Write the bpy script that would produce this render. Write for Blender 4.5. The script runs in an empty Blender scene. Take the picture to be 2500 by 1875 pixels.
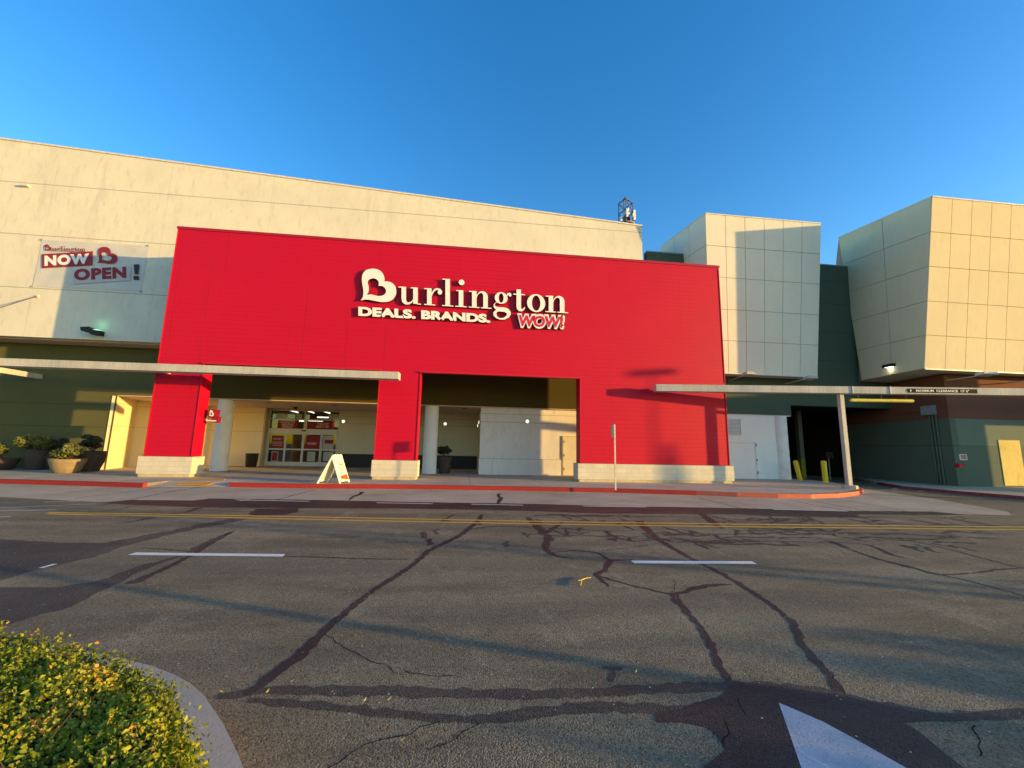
import bpy, bmesh, math, random
import numpy as np
from mathutils import Vector, Matrix
S = bpy.context.scene
COL = S.collection
rnd = random.Random(7)
# ------------------------------------------------------------------ camera (calibrated)
YAW, PITCH, ROLL, FPX, EYE = math.radians(6.366), math.radians(8.642), math.radians(-1.192), 1011.0, 1.65
def _rot():
    f = np.array([math.sin(YAW)*math.cos(PITCH), math.cos(YAW)*math.cos(PITCH), math.sin(PITCH)])
    r = np.array([math.cos(YAW), -math.sin(YAW), 0.0]); d = np.cross(f, r)
    c, s = math.cos(ROLL), math.sin(ROLL)
    return c*r+s*d, -s*r+c*d, f
CR, CD, CF = _rot()
cam_d = bpy.data.cameras.new('camera'); cam = bpy.data.objects.new('camera', cam_d); COL.objects.link(cam)
cam_d.sensor_width = 36.0; cam_d.lens = 36.0*FPX/2500.0; cam_d.clip_end = 2000.0; cam_d.clip_start = 0.05
M3 = Matrix((( CR[0], -CD[0], -CF[0]), (CR[1], -CD[1], -CF[1]), (CR[2], -CD[2], -CF[2])))
cam.matrix_world = Matrix.Translation((0, 0, EYE)) @ M3.to_4x4()
S.camera = cam
# ------------------------------------------------------------------ light
SUN_V = Vector((1.0, -0.41, 1.08*math.tan(math.radians(5.0)))).normalized()   # towards the sun
sun_el = math.asin(SUN_V.z); sun_az = math.atan2(SUN_V.x, SUN_V.y)
W = bpy.data.worlds.new('World'); S.world = W; W.use_nodes = True
nt = W.node_tree; nt.nodes.clear()
sky = nt.nodes.new('ShaderNodeTexSky'); sky.sky_type = 'NISHITA'; sky.sun_disc = False
sky.sun_elevation = sun_el; sky.sun_rotation = sun_az
sky.altitude = 0; sky.air_density = 1.0; sky.dust_density = 0.3; sky.ozone_density = 2.0
hs = nt.nodes.new('ShaderNodeHueSaturation'); hs.inputs['Saturation'].default_value = 1.38; hs.inputs['Value'].default_value = 0.95; hs.inputs['Hue'].default_value = 0.512
bg = nt.nodes.new('ShaderNodeBackground'); bg.inputs['Strength'].default_value = 0.15
ow = nt.nodes.new('ShaderNodeOutputWorld')
nt.links.new(sky.outputs[0], hs.inputs['Color']); nt.links.new(hs.outputs[0], bg.inputs[0]); nt.links.new(bg.outputs[0], ow.inputs[0])
sl = bpy.data.lights.new('sun', 'SUN'); sl.energy = 2.0; sl.angle = math.radians(0.55); sl.color = (1.0, 0.63, 0.20)
so = bpy.data.objects.new('sun', sl); COL.objects.link(so)
so.rotation_euler = (-SUN_V).to_track_quat('-Z', 'Y').to_euler(); so.location = (60, -30, 30)
S.view_settings.view_transform = 'Standard'; S.view_settings.look = 'None'
S.view_settings.exposure = 2.0; S.view_settings.gamma = 1.0
# ------------------------------------------------------------------ measuring helpers (photo pixel -> point on a real plane)
def ray(x, y):
    v = CR*((x-1250)/FPX)+CD*((y-937.5)/FPX)+CF
    return v
O3 = np.array([0, 0, EYE])
def F(x, y, Y): r = ray(x, y); return Vector(O3+r*(Y/r[1]))
def G(x, y, z=0.0): r = ray(x, y); return Vector(O3+r*((z-EYE)/r[2]))
def PL(x, y, p0, p1, p2):
    r = Vector(ray(x, y)); n = (Vector(p1)-Vector(p0)).cross(Vector(p2)-Vector(p0)); o = Vector(O3)
    t = (Vector(p0)-o).dot(n)/r.dot(n); return o+r*t
# ------------------------------------------------------------------ mesh builder
class MB:
    def __init__(s): s.v = []; s.f = []; s.m = []
    def add(s, vs, fs, mi=0):
        b = len(s.v); s.v += [tuple(v) for v in vs]; s.f += [tuple(i+b for i in f) for f in fs]; s.m += [mi]*len(fs); return s
    def box(s, x0, x1, y0, y1, z0, z1, mi=0):
        vs = [(x, y, z) for z in (z0, z1) for y in (y0, y1) for x in (x0, x1)]
        return s.add(vs, [(0,2,3,1),(4,5,7,6),(0,1,5,4),(2,6,7,3),(0,4,6,2),(1,3,7,5)], mi)
    def hexa(s, a, b, mi=0):   # two quads (bottom a, top b) of four points each
        return s.add(list(a)+list(b), [(0,3,2,1),(4,5,6,7),(0,1,5,4),(1,2,6,5),(2,3,7,6),(3,0,4,7)], mi)
    def quad(s, a, b, c, d, mi=0): return s.add([a,b,c,d], [(0,1,2,3)], mi)
    def prism(s, pts, vec, mi=0):  # polygon extruded by vec
        n = len(pts); vec = Vector(vec); p = [Vector(q) for q in pts]
        return s.add(p+[q+vec for q in p], [tuple(range(n))[::-1], tuple(range(n, 2*n))]+[(i, (i+1)%n, n+(i+1)%n, n+i) for i in range(n)], mi)
    def poly(s, pts, z=0.0, mi=0): return s.add([(q[0], q[1], z) for q in pts], [tuple(range(len(pts)))], mi)
    def tube(s, p, q, r, r2=None, n=10, mi=0):
        p, q = Vector(p), Vector(q); d = (q-p).normalized(); r2 = r if r2 is None else r2
        a = d.orthogonal().normalized(); b = d.cross(a)
        ring = [(math.cos(t)*a+math.sin(t)*b) for t in [2*math.pi*i/n for i in range(n)]]
        return s.add([p+u*r for u in ring]+[q+u*r2 for u in ring], [tuple(range(n))[::-1], tuple(range(n, 2*n))]+[(i, (i+1)%n, n+(i+1)%n, n+i) for i in range(n)], mi)
    def bar(s, p, q, w, h, up=(0,0,1), mi=0):
        p, q = Vector(p), Vector(q); d = (q-p).normalized(); u = Vector(up); x = d.cross(u).normalized(); u = x.cross(d)
        c = [x*(-w/2)-u*h/2, x*(w/2)-u*h/2, x*(w/2)+u*h/2, x*(-w/2)+u*h/2]
        return s.add([p+k for k in c]+[q+k for k in c], [(0,3,2,1),(4,5,6,7),(0,1,5,4),(1,2,6,5),(2,3,7,6),(3,0,4,7)], mi)
    def lathe(s, prof, c=(0,0,0), n=28, mi=0):
        c = Vector(c); vs = []
        for r, z in prof:
            for i in range(n):
                t = 2*math.pi*i/n; vs.append((c.x+r*math.cos(t), c.y+r*math.sin(t), c.z+z))
        fs = [(k*n+i, k*n+(i+1)%n, (k+1)*n+(i+1)%n, (k+1)*n+i) for k in range(len(prof)-1) for i in range(n)]
        return s.add(vs, fs, mi)
    def build(s, name, mat, parent=None, smooth=False, bevel=0.0, clean=True):
        me = bpy.data.meshes.new(name); me.from_pydata(s.v, [], s.f)
        for m in (mat if isinstance(mat, (list, tuple)) else [mat]): me.materials.append(m)
        me.polygons.foreach_set('material_index', s.m)
        if smooth: me.polygons.foreach_set('use_smooth', [True]*len(me.polygons))
        if clean:
            bm = bmesh.new(); bm.from_mesh(me)
            bmesh.ops.recalc_face_normals(bm, faces=bm.faces)
            if bevel: bmesh.ops.bevel(bm, geom=bm.edges[:], offset=bevel, segments=1, affect='EDGES')
            bm.to_mesh(me); bm.free()
        me.update()
        o = bpy.data.objects.new(name, me); COL.objects.link(o)
        if parent is not None:
            o.parent = parent; o.matrix_parent_inverse = parent.matrix_basis.inverted()
        return o
def tag(o, label=None, cat=None, group=None, kind=None):
    if label: o['label'] = label
    if cat: o['category'] = cat
    if group: o['group'] = group
    if kind: o['kind'] = kind
    return o
def thing(name, loc, label, cat, group=None):
    o = bpy.data.objects.new(name, None); COL.objects.link(o); o.location = loc
    o.empty_display_size = 0.2
    bpy.context.view_layer.update()
    return tag(o, label, cat, group)
def copy_tree(o, parent=None):
    c = o.copy(); COL.objects.link(c)
    if parent is not None: c.parent = parent
    for ch in [k for k in COL.objects if k.parent == o and k != c]: copy_tree(ch, c)
    return c
# ------------------------------------------------------------------ materials
MATS = {}
class N:
    def __init__(s, name):
        s.mat = bpy.data.materials.new(name); s.mat.use_nodes = True; s.t = s.mat.node_tree
        s.b = s.t.nodes['Principled BSDF']; s.L = s.t.links
        s.g = s.t.nodes.new('ShaderNodeNewGeometry'); s.pos = s.g.outputs['Position']
    def n(s, k, **kw):
        x = s.t.nodes.new(k)
        for a, v in kw.items(): setattr(x, a, v)
        return x
    def sc(s, vec, v3):
        m = s.n('ShaderNodeVectorMath', operation='MULTIPLY'); s.L.new(vec, m.inputs[0]); m.inputs[1].default_value = v3; return m.outputs[0]
    def noise(s, scale, detail=4, rough=0.6, vec=None, v3=None):
        v = vec or s.pos
        if v3: v = s.sc(v, v3)
        x = s.n('ShaderNodeTexNoise'); x.inputs['Scale'].default_value = scale; x.inputs['Detail'].default_value = detail; x.inputs['Roughness'].default_value = rough
        s.L.new(v, x.inputs['Vector']); return x.outputs['Fac']
    def vor(s, scale, vec=None, out='Distance', feature='F1'):
        x = s.n('ShaderNodeTexVoronoi'); x.feature = feature; x.inputs['Scale'].default_value = scale; s.L.new(vec or s.pos, x.inputs['Vector']); return x.outputs[out]
    def ramp(s, fac, stops):
        r = s.n('ShaderNodeValToRGB'); e = r.color_ramp.elements
        while len(e) > 1: e.remove(e[-1])
        for i, (p, c) in enumerate(stops):
            k = e[0] if i == 0 else e.new(p)
            k.position = p; k.color = (c, c, c, 1) if isinstance(c, (int, float)) else (*c, 1)
        s.L.new(fac, r.inputs[0]); return r.outputs['Color']
    def mix(s, fac, a, b, blend='MIX'):
        m = s.n('ShaderNodeMix', data_type='RGBA', blend_type=blend)
        for sock, v in ((m.inputs[0], fac), (m.inputs[6], a), (m.inputs[7], b)):
            if hasattr(v, 'is_linked'): s.L.new(v, sock)
            elif isinstance(v, (int, float)): sock.default_value = v if sock == m.inputs[0] else (v, v, v, 1)
            else: sock.default_value = (*v, 1)
        return m.outputs[2]
    def math(s, op, a, b=None, c=None):
        m = s.n('ShaderNodeMath', operation=op)
        for i, v in enumerate((a, b, c)):
            if v is None: continue
            if hasattr(v, 'is_linked'): s.L.new(v, m.inputs[i])
            else: m.inputs[i].default_value = v
        return m.outputs[0]
    def axis(s, i, vec=None):
        x = s.n('ShaderNodeSeparateXYZ'); s.L.new(vec or s.pos, x.inputs[0]); return x.outputs[i]
    def line(s, coord, off, period, w):
        t = s.math('FRACT', s.math('DIVIDE', s.math('SUBTRACT', coord, off), period))
        d = s.math('MULTIPLY', s.math('MINIMUM', t, s.math('SUBTRACT', 1.0, t)), period)
        return s.math('LESS_THAN', d, w/2)
    def at(s, coord, pos, w):
        return s.math('LESS_THAN', s.math('ABSOLUTE', s.math('SUBTRACT', coord, pos)), w/2)
    def mx(s, *a):
        r = a[0]
        for k in a[1:]: r = s.math('MAXIMUM', r, k)
        return r
    def bump(s, h, strength, dist=0.02, nrm=None):
        b = s.n('ShaderNodeBump'); b.inputs['Strength'].default_value = strength; b.inputs['Distance'].default_value = dist
        s.L.new(h, b.inputs['Height'])
        if nrm: s.L.new(nrm, b.inputs['Normal'])
        s.L.new(b.outputs[0], s.b.inputs['Normal']); return b.outputs[0]
    def done(s, col, rough=0.8, spec=0.3, metal=0.0):
        if hasattr(col, 'is_linked'): s.L.new(col, s.b.inputs['Base Color'])
        else: s.b.inputs['Base Color'].default_value = (*col, 1)
        if hasattr(rough, 'is_linked'): s.L.new(rough, s.b.inputs['Roughness'])
        else: s.b.inputs['Roughness'].default_value = rough
        s.b.inputs['Specular IOR Level'].default_value = spec; s.b.inputs['Metallic'].default_value = metal
        return s.mat
def tint(c, k): return tuple(min(1, x*k) for x in c)
def plain(name, col, rough=0.6, spec=0.35, metal=0.0, var=0.18, scale=6.0, bump=0.0):
    m = N(name); f = m.noise(scale, 5)
    c = m.mix(m.ramp(f, [(0.3, 0.0), (0.7, 1.0)]), tint(col, 1-var), tint(col, 1+var*0.6))
    if bump: m.bump(m.noise(scale*12, 3), bump, 0.01)
    return m.done(c, rough, spec, metal)
def emis(name, col, s):
    m = N(name); m.b.inputs['Emission Color'].default_value = (*col, 1); m.b.inputs['Emission Strength'].default_value = s
    return m.done((0.8, 0.8, 0.8))
def stucco(name, col, dirt=0.25, hz=None, vx=None, grain=0.35, seam=0.45, streak=True):
    m = N(name)
    c = m.mix(m.ramp(m.noise(0.35, 7, 0.7), [(0.32, 0.0), (0.68, 1.0)]), tint(col, 1-dirt*0.35), tint(col, 1.05))
    if streak:
        big = m.ramp(m.noise(0.16, 3, 0.5), [(0.40, 0.15), (0.62, 1.0)])
        st = m.noise(1.3, 7, 0.78, v3=(1.0, 1.0, 0.30)); c = m.mix(m.math('MULTIPLY', m.ramp(st, [(0.50, 0.0), (0.66, 1.0)]), big), c, tint(col, 1-dirt*0.55))
        st2 = m.noise(5.0, 4, 0.6, v3=(1.0, 1.0, 0.35)); c = m.mix(m.math('MULTIPLY', m.ramp(st2, [(0.55, 0.0), (0.7, 1.0)]), 0.5), c, tint(col, 1-dirt))
    masks = []
    if hz: masks += [m.at(m.axis(2), z, 0.035) for z in hz]
    if vx: masks += [m.math('MULTIPLY', m.at(m.axis(0), x, 0.018), 0.35) for x in vx]
    h = m.noise(22, 5, 0.7)
    if masks:
        k = m.mx(*masks) if len(masks) > 1 else masks[0]
        c = m.mix(m.math('MULTIPLY', k, seam), c, tint(col, 0.25))
    m.bump(h, grain, 0.02)
    return m.done(c, 0.9, 0.15)
M = {}
CREAM = (0.72, 0.66, 0.52)
M['tall'] = stucco('cream_stucco', (0.70, 0.66, 0.54), 0.24, hz=[14.15, 11.44, 8.74], vx=[-20.9, -15.6, -10.6, -5.6, 0.0, 5.0], seam=0.7)
M['cream'] = stucco('entry_stucco', (0.80, 0.68, 0.44), 0.16, hz=[2.28, 3.45], streak=False, seam=0.35)
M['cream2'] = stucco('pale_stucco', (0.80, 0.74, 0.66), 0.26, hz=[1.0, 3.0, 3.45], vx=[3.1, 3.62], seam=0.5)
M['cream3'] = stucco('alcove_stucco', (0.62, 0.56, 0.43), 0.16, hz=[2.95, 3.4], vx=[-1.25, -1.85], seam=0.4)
M['white'] = stucco('white_stucco', (0.84, 0.80, 0.74), 0.14, hz=[2.15], streak=False, seam=0.35)
M['soffit'] = plain('soffit_paint', (0.62, 0.48, 0.33), 0.9, 0.1, var=0.06, scale=1.0)
M['green'] = stucco('dark_green_stucco', (0.085, 0.090, 0.045), 0.25, hz=[1.9, 3.27], streak=False, seam=0.35)
M['green_l'] = stucco('olive_green_stucco', (0.115, 0.110, 0.045), 0.25, hz=[2.2, 3.3], streak=False, seam=0.4)
M['teal'] = stucco('teal_green_stucco', (0.078, 0.112, 0.080), 0.2, hz=[7.2, 9.0, 10.8, 12.3], streak=False, seam=0.4)
M['brown'] = stucco('brown_stucco', (0.19, 0.080, 0.050), 0.2, streak=False)
M['teal2'] = stucco('sea_green_stucco', (0.120, 0.155, 0.112), 0.3, hz=[2.2], streak=False, seam=0.5)
M['teal3'] = stucco('blue_green_stucco', (0.160, 0.20, 0.15), 0.3, hz=[2.2], streak=False, seam=0.5)
M['clad'] = stucco('tan_cladding', (0.72, 0.69, 0.58), 0.09, grain=0.2)
M['clad2'] = stucco('yellow_tan_cladding', (0.68, 0.59, 0.39), 0.10, grain=0.2)
M['clad_joint'] = plain('cladding_joint', (0.34, 0.28, 0.19), 0.9, 0.1)
M['coping'] = plain('coping_metal', (0.70, 0.64, 0.55), 0.5, 0.4)
M['canopy'] = None
m = N('weathered_canopy_paint')
c = m.mix(m.ramp(m.noise(1.3, 6, 0.7, v3=(1, 1, 0.3)), [(0.35, 0.0), (0.65, 1.0)]), (0.40, 0.39, 0.36), (0.56, 0.53, 0.46))
c = m.mix(m.math('MULTIPLY', m.ramp(m.noise(14, 4, 0.7, v3=(1, 1, 0.08)), [(0.52, 0.0), (0.7, 1.0)]), 0.45), c, (0.22, 0.21, 0.19))
m.bump(m.noise(30, 3), 0.2, 0.01); M['canopy'] = m.done(c, 0.75, 0.25)
# red metal panels: courses 0.41 m high, lengths staggered
def redmat():
    m = N('red_metal_panel')
    z = m.axis(2); x = m.axis(0)
    comb = m.n('ShaderNodeCombineXYZ'); m.L.new(x, comb.inputs[0]); m.L.new(z, comb.inputs[1])
    mp = m.n('ShaderNodeMapping'); mp.inputs['Location'].default_value = (0.55, 0.225-0.98, 0); m.L.new(comb.outputs[0], mp.inputs[0])
    br = m.n('ShaderNodeTexBrick'); m.L.new(mp.outputs[0], br.inputs['Vector'])
    br.offset = 0.5; br.offset_frequency = 5; br.squash = 1.0
    br.inputs['Scale'].default_value = 1.0; br.inputs['Brick Width'].default_value = 3.68; br.inputs['Row Height'].default_value = 0.41
    br.inputs['Mortar Size'].default_value = 0.007; br.inputs['Mortar Smooth'].default_value = 0.3
    col = (0.50, 0.002, 0.026)
    c = m.mix(m.ramp(m.noise(0.35, 3), [(0.3, 0.0), (0.7, 1.0)]), tint(col, 0.95), tint(col, 1.04))
    c = m.mix(m.math('MULTIPLY', m.ramp(m.noise(2.0, 5, 0.7, v3=(1, 1, 0.4)), [(0.55, 0), (0.75, 1)]), 0.22), c, (0.46, 0.004, 0.015))
    hz = m.line(z, 0.98, 0.41, 0.016)
    c = m.mix(m.math('MULTIPLY', m.mx(br.outputs['Fac'], hz), m.math('MULTIPLY', m.ramp(m.noise(0.16, 2), [(0.35, 0.35), (0.65, 1.0)]), 0.55)), c, (0.16, 0.0, 0.006))
    m.bump(m.noise(1.1, 3, 0.5), 0.10, 0.05)
    r = m.ramp(m.noise(3, 4), [(0.3, 0.45), (0.7, 0.6)])
    return m.done(c, r, 0.2)
M['red'] = redmat()
M['redtrim'] = plain('red_trim', (0.50, 0.006, 0.02), 0.4, 0.3, var=0.06)
M['redcap'] = plain('dark_red_coping', (0.34, 0.008, 0.02), 0.4, 0.4, var=0.06)
def blockmat():
    m = N('split_block')
    comb = m.n('ShaderNodeCombineXYZ'); m.L.new(m.math('ADD', m.axis(0), m.axis(1)), comb.inputs[0]); m.L.new(m.axis(2), comb.inputs[1])
    mp = m.n('ShaderNodeMapping'); mp.inputs['Location'].default_value = (0.1, -0.17, 0); m.L.new(comb.outputs[0], mp.inputs[0])
    br = m.n('ShaderNodeTexBrick'); m.L.new(mp.outputs[0], br.inputs['Vector'])
    br.inputs['Scale'].default_value = 1.0; br.inputs['Brick Width'].default_value = 0.62; br.inputs['Row Height'].default_value = 0.2
    br.inputs['Mortar Size'].default_value = 0.006; br.inputs['Bias'].default_value = 0.0
    br.inputs['Color1'].default_value = (0.66, 0.60, 0.46, 1); br.inputs['Color2'].default_value = (0.58, 0.54, 0.44, 1); br.inputs['Mortar'].default_value = (0.40, 0.36, 0.28, 1)
    c = m.mix(m.ramp(m.noise(2.5, 5, 0.7), [(0.4, 0), (0.7, 1)]), br.outputs['Color'], (0.55, 0.50, 0.38))
    m.bump(m.math('SUBTRACT', m.noise(35, 4), br.outputs['Fac']), 0.35, 0.01)
    return m.done(c, 0.85, 0.2)
M['block'] = blockmat()
M['plinth'] = plain('plinth_concrete', (0.55, 0.44, 0.28), 0.9, 0.1)
def asphalt(name, a, b, rough=0.85, bump=1.0, speck=0.25, bd=0.045):
    m = N(name)
    c = m.mix(m.ramp(m.noise(0.28, 7, 0.65), [(0.34, 0.0), (0.66, 1.0)]), a, b)
    c = m.mix(m.math('MULTIPLY', m.ramp(m.noise(0.9, 6, 0.7, v3=(0.30, 1.0, 1.0)), [(0.46, 0), (0.60, 1)]), 0.75), c, tint(a, 0.62))
    c = m.mix(m.math('MULTIPLY', m.ramp(m.noise(0.8, 3, 0.5, v3=(0.05, 1.3, 1)), [(0.46, 0), (0.58, 1)]), 0.5), c, (a[0]*0.68, a[1]*0.72, a[2]*0.85))
    c = m.mix(m.math('MULTIPLY', m.ramp(m.noise(1.6, 6, 0.75, v3=(1.0, 0.5, 1)), [(0.54, 0), (0.66, 1)]), 0.5), c, tint(b, 1.25))
    st = m.ramp(m.noise(2.6, 6, 0.8, v3=(0.7, 1.0, 1)), [(0.60, 0), (0.68, 1)])
    c = m.mix(m.math('MULTIPLY', st, 0.6), c, tint(a, 0.42))
    dr = m.ramp(m.noise(7.0, 3, 0.6), [(0.70, 0), (0.74, 1)])
    c = m.mix(m.math('MULTIPLY', dr, 0.6), c, tint(a, 0.35))
    g1 = m.vor(95, out='Color'); gs = m.n('ShaderNodeSeparateColor'); m.L.new(g1, gs.inputs[0])
    c = m.mix(m.math('MULTIPLY', m.ramp(gs.outputs[0], [(0.55, 0), (1.0, 1)]), speck), c, tint(b, 2.6))
    c = m.mix(m.math('MULTIPLY', m.ramp(gs.outputs[1], [(0.5, 0), (1.0, 1)]), 0.75), c, tint(a, 0.25))
    c = m.mix(m.math('GREATER_THAN', gs.outputs[2], 0.9985), c, (0.55, 0.48, 0.36))
    h = m.math('ADD', m.math('MULTIPLY', m.vor(95), -1.0), m.math('MULTIPLY', m.noise(30, 5), 0.8))
    m.bump(h, bump, bd)
    return m.done(c, rough, 0.35)
M['asphalt'] = asphalt('asphalt', (0.205, 0.165, 0.095), (0.320, 0.262, 0.158), 0.88, 0.7, 0.14, 0.011)
M['tar'] = asphalt('tar_sealer', (0.034, 0.027, 0.021), (0.074, 0.060, 0.046), 0.6, 0.5, 0.04, 0.010)
M['tar_old'] = asphalt('faded_tar', (0.078, 0.062, 0.045), (0.128, 0.102, 0.072), 0.8, 0.6, 0.08, 0.010)
M['tar_red'] = M['tar']
def conc(name, a, b, bump=0.4, joints=None):
    m = N(name)
    c = m.mix(m.ramp(m.noise(0.5, 7, 0.7), [(0.35, 0.0), (0.65, 1.0)]), a, b)
    c = m.mix(m.math('MULTIPLY', m.ramp(m.noise(1.7, 6, 0.75, v3=(0.5, 1, 1)), [(0.56, 0), (0.72, 1)]), 0.5), c, tint(a, 0.6))
    c = m.mix(m.math('MULTIPLY', m.ramp(m.noise(60, 3), [(0.5, 0), (0.8, 1)]), 0.3), c, tint(a, 0.6))
    if joints:
        k = m.mx(m.line(m.axis(0), 0.3, joints, 0.025), m.line(m.axis(1), 0.6, joints, 0.025)); c = m.mix(m.math('MULTIPLY', k, 0.6), c, tint(a, 0.3))
    m.bump(m.noise(40, 5, 0.7), bump, 0.012)
    return m.done(c, 0.9, 0.2)
M['walk'] = conc('sidewalk_concrete', (0.42, 0.36, 0.26), (0.58, 0.50, 0.38), 0.4, 3.0)
M['apron'] = conc('worn_concrete_apron', (0.40, 0.33, 0.22), (0.56, 0.47, 0.33), 0.5)
M['kerb_grey'] = conc('kerb_concrete', (0.40, 0.34, 0.26), (0.58, 0.50, 0.39), 0.4)
def paint(name, col, wear=0.35, base=(0.09, 0.08, 0.07), rough=0.7):
    m = N(name)
    w = m.ramp(m.noise(5, 7, 0.75), [(0.60-wear*0.2, 0), (0.72, 1)])
    c = m.mix(m.math('MULTIPLY', w, wear*2), m.mix(m.noise(1.5, 4), tint(col, 0.85), col), base)
    g = m.vor(110, out='Color'); gs = m.n('ShaderNodeSeparateColor'); m.L.new(g, gs.inputs[0])
    c = m.mix(m.math('MULTIPLY', m.ramp(gs.outputs[0], [(0.7, 0), (1, 1)]), 0.35), c, base)
    m.bump(m.noise(60, 4), 0.5, 0.01)
    return m.done(c, rough, 0.3)
M['pwhite'] = paint('white_road_paint', (0.95, 0.90, 0.76), 0.18)
M['pfaint'] = paint('faded_white_paint', (0.50, 0.46, 0.40), 0.5, (0.3, 0.26, 0.2))
M['pyellow'] = paint('yellow_road_paint', (0.85, 0.47, 0.04), 0.2)
M['pkred'] = paint('red_kerb_paint', (0.36, 0.022, 0.014), 0.15, (0.25, 0.12, 0.10))
M['pkorange'] = paint('faded_red_kerb_paint', (0.52, 0.10, 0.055), 0.3, (0.42, 0.30, 0.22))
M['tactile'] = paint('yellow_tactile_pad', (0.75, 0.42, 0.03), 0.1)
def arrowmat():
    m = N('worn_arrow_paint')
    c = m.mix(m.ramp(m.noise(3, 6, 0.7), [(0.35, 0), (0.7, 1)]), (0.42, 0.42, 0.43), (0.58, 0.57, 0.56))
    vein = m.math('ABSOLUTE', m.math('SUBTRACT', m.noise(1.6, 2, 0.5), 0.47))
    c = m.mix(m.ramp(vein, [(0.0, 0.8), (0.006, 0)]), c, (0.75, 0.75, 0.73))
    g = m.vor(120, out='Color'); gs = m.n('ShaderNodeSeparateColor'); m.L.new(g, gs.inputs[0])
    c = m.mix(m.math('MULTIPLY', m.ramp(gs.outputs[0], [(0.8, 0), (1, 1)]), 0.4), c, (0.2, 0.2, 0.2))
    m.bump(m.noise(70, 4), 0.6, 0.01)
    return m.done(c, 0.7, 0.3)
M['arrow'] = arrowmat()
M['colw'] = plain('column_paint', (0.80, 0.78, 0.75), 0.75, 0.2, var=0.08, scale=2)
M['alu'] = plain('white_aluminium', (0.60, 0.59, 0.57), 0.45, 0.4, var=0.06)
M['alu_tan'] = plain('tan_aluminium', (0.42, 0.35, 0.26), 0.5, 0.4, var=0.08)
M['black'] = plain('black_metal', (0.015, 0.014, 0.013), 0.5, 0.3)
M['charcoal'] = plain('charcoal_tile', (0.020, 0.018, 0.024), 0.5, 0.35)
M['door'] = plain('service_door_paint', (0.76, 0.80, 0.77), 0.6, 0.3, var=0.05, scale=2)
M['door_c'] = plain('cream_door_paint', (0.74, 0.66, 0.52), 0.6, 0.3, var=0.1, scale=2)
M['grey'] = plain('grey_metal', (0.30, 0.32, 0.33), 0.5, 0.4)
M['galv'] = plain('galvanised_steel', (0.55, 0.50, 0.40), 0.45, 0.5, var=0.25, scale=14)
M['steel'] = plain('dark_lattice_steel', (0.10, 0.09, 0.09), 0.5, 0.5)
M['ylw'] = plain('yellow_bollard_paint', (0.72, 0.50, 0.02), 0.5, 0.35, var=0.12, scale=5)
M['ypipe'] = plain('yellow_pipe_paint', (0.80, 0.66, 0.10), 0.45, 0.4, var=0.12, scale=5)
M['sign_w'] = plain('sign_face_white', (0.82, 0.80, 0.76), 0.45, 0.35, var=0.03)
M['sign_ret'] = plain('sign_return_dark', (0.05, 0.02, 0.02), 0.5, 0.3)
M['sign_r'] = plain('sign_face_red', (0.60, 0.008, 0.04), 0.4, 0.4, var=0.04)
M['sign_dr'] = plain('sign_box_maroon', (0.22, 0.006, 0.015), 0.4, 0.4, var=0.05)
M['ban'] = plain('banner_vinyl', (0.56, 0.55, 0.52), 0.5, 0.35, var=0.08, scale=2.2)
M['ban2'] = plain('banner_patch', (0.46, 0.47, 0.48), 0.5, 0.35, var=0.06, scale=2.2)
M['ban_r'] = plain('banner_red_ink', (0.25, 0.02, 0.035), 0.55, 0.3, var=0.05)
M['ban_k'] = plain('banner_black_ink', (0.025, 0.03, 0.035), 0.55, 0.3, var=0.05)
M['board'] = plain('sandwich_board_plastic', (0.86, 0.86, 0.70), 0.5, 0.35, var=0.05)
M['board_in'] = plain('sandwich_board_back', (0.60, 0.58, 0.50), 0.6, 0.3, var=0.05)
M['ink_o'] = plain('orange_ink', (0.62, 0.10, 0.02), 0.6, 0.2, var=0.05)
M['ink_g'] = plain('faded_ink', (0.36, 0.30, 0.12), 0.6, 0.2, var=0.05)
M['pot_tan'] = plain('tan_planter', (0.27, 0.20, 0.11), 0.8, 0.2, var=0.2, scale=4)
M['pot_dk'] = plain('dark_planter', (0.075, 0.050, 0.035), 0.7, 0.25, var=0.3, scale=4)
M['soil'] = plain('soil', (0.05, 0.035, 0.02), 0.95, 0.1)
M['bin'] = plain('black_bin_metal', (0.022, 0.018, 0.015), 0.35, 0.5)
M['tile'] = plain('shop_floor', (0.40, 0.36, 0.30), 0.5, 0.4, var=0.1)
M['room'] = plain('shop_wall', (0.16, 0.13, 0.09), 0.9, 0.1, var=0.2, scale=1)
M['poster_r'] = plain('red_poster', (0.24, 0.012, 0.022), 0.5, 0.3, var=0.15)
M['poster_w'] = plain('pale_poster', (0.40, 0.43, 0.41), 0.6, 0.3, var=0.1)
M['poster_t'] = plain('poster_lettering', (0.62, 0.50, 0.46), 0.6, 0.3, var=0.05)
M['panel_y'] = stucco('cream_board', (0.80, 0.62, 0.20), 0.5, streak=True)
M['bark'] = plain('bark', (0.10, 0.07, 0.045), 0.9, 0.1)
M['litter'] = plain('dry_leaf', (0.62, 0.45, 0.10), 0.7, 0.2)
M['tube'] = emis('lit_tube', (1.0, 0.97, 0.88), 0.9)
M['glow'] = emis('lit_lens', (1.0, 0.98, 0.70), 0.3)
M['glow_w'] = emis('lit_led_panel', (1.0, 1.0, 0.95), 0.6)
M['glow_g'] = emis('lit_green_lens', (0.35, 1.0, 0.62), 0.3)
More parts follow.
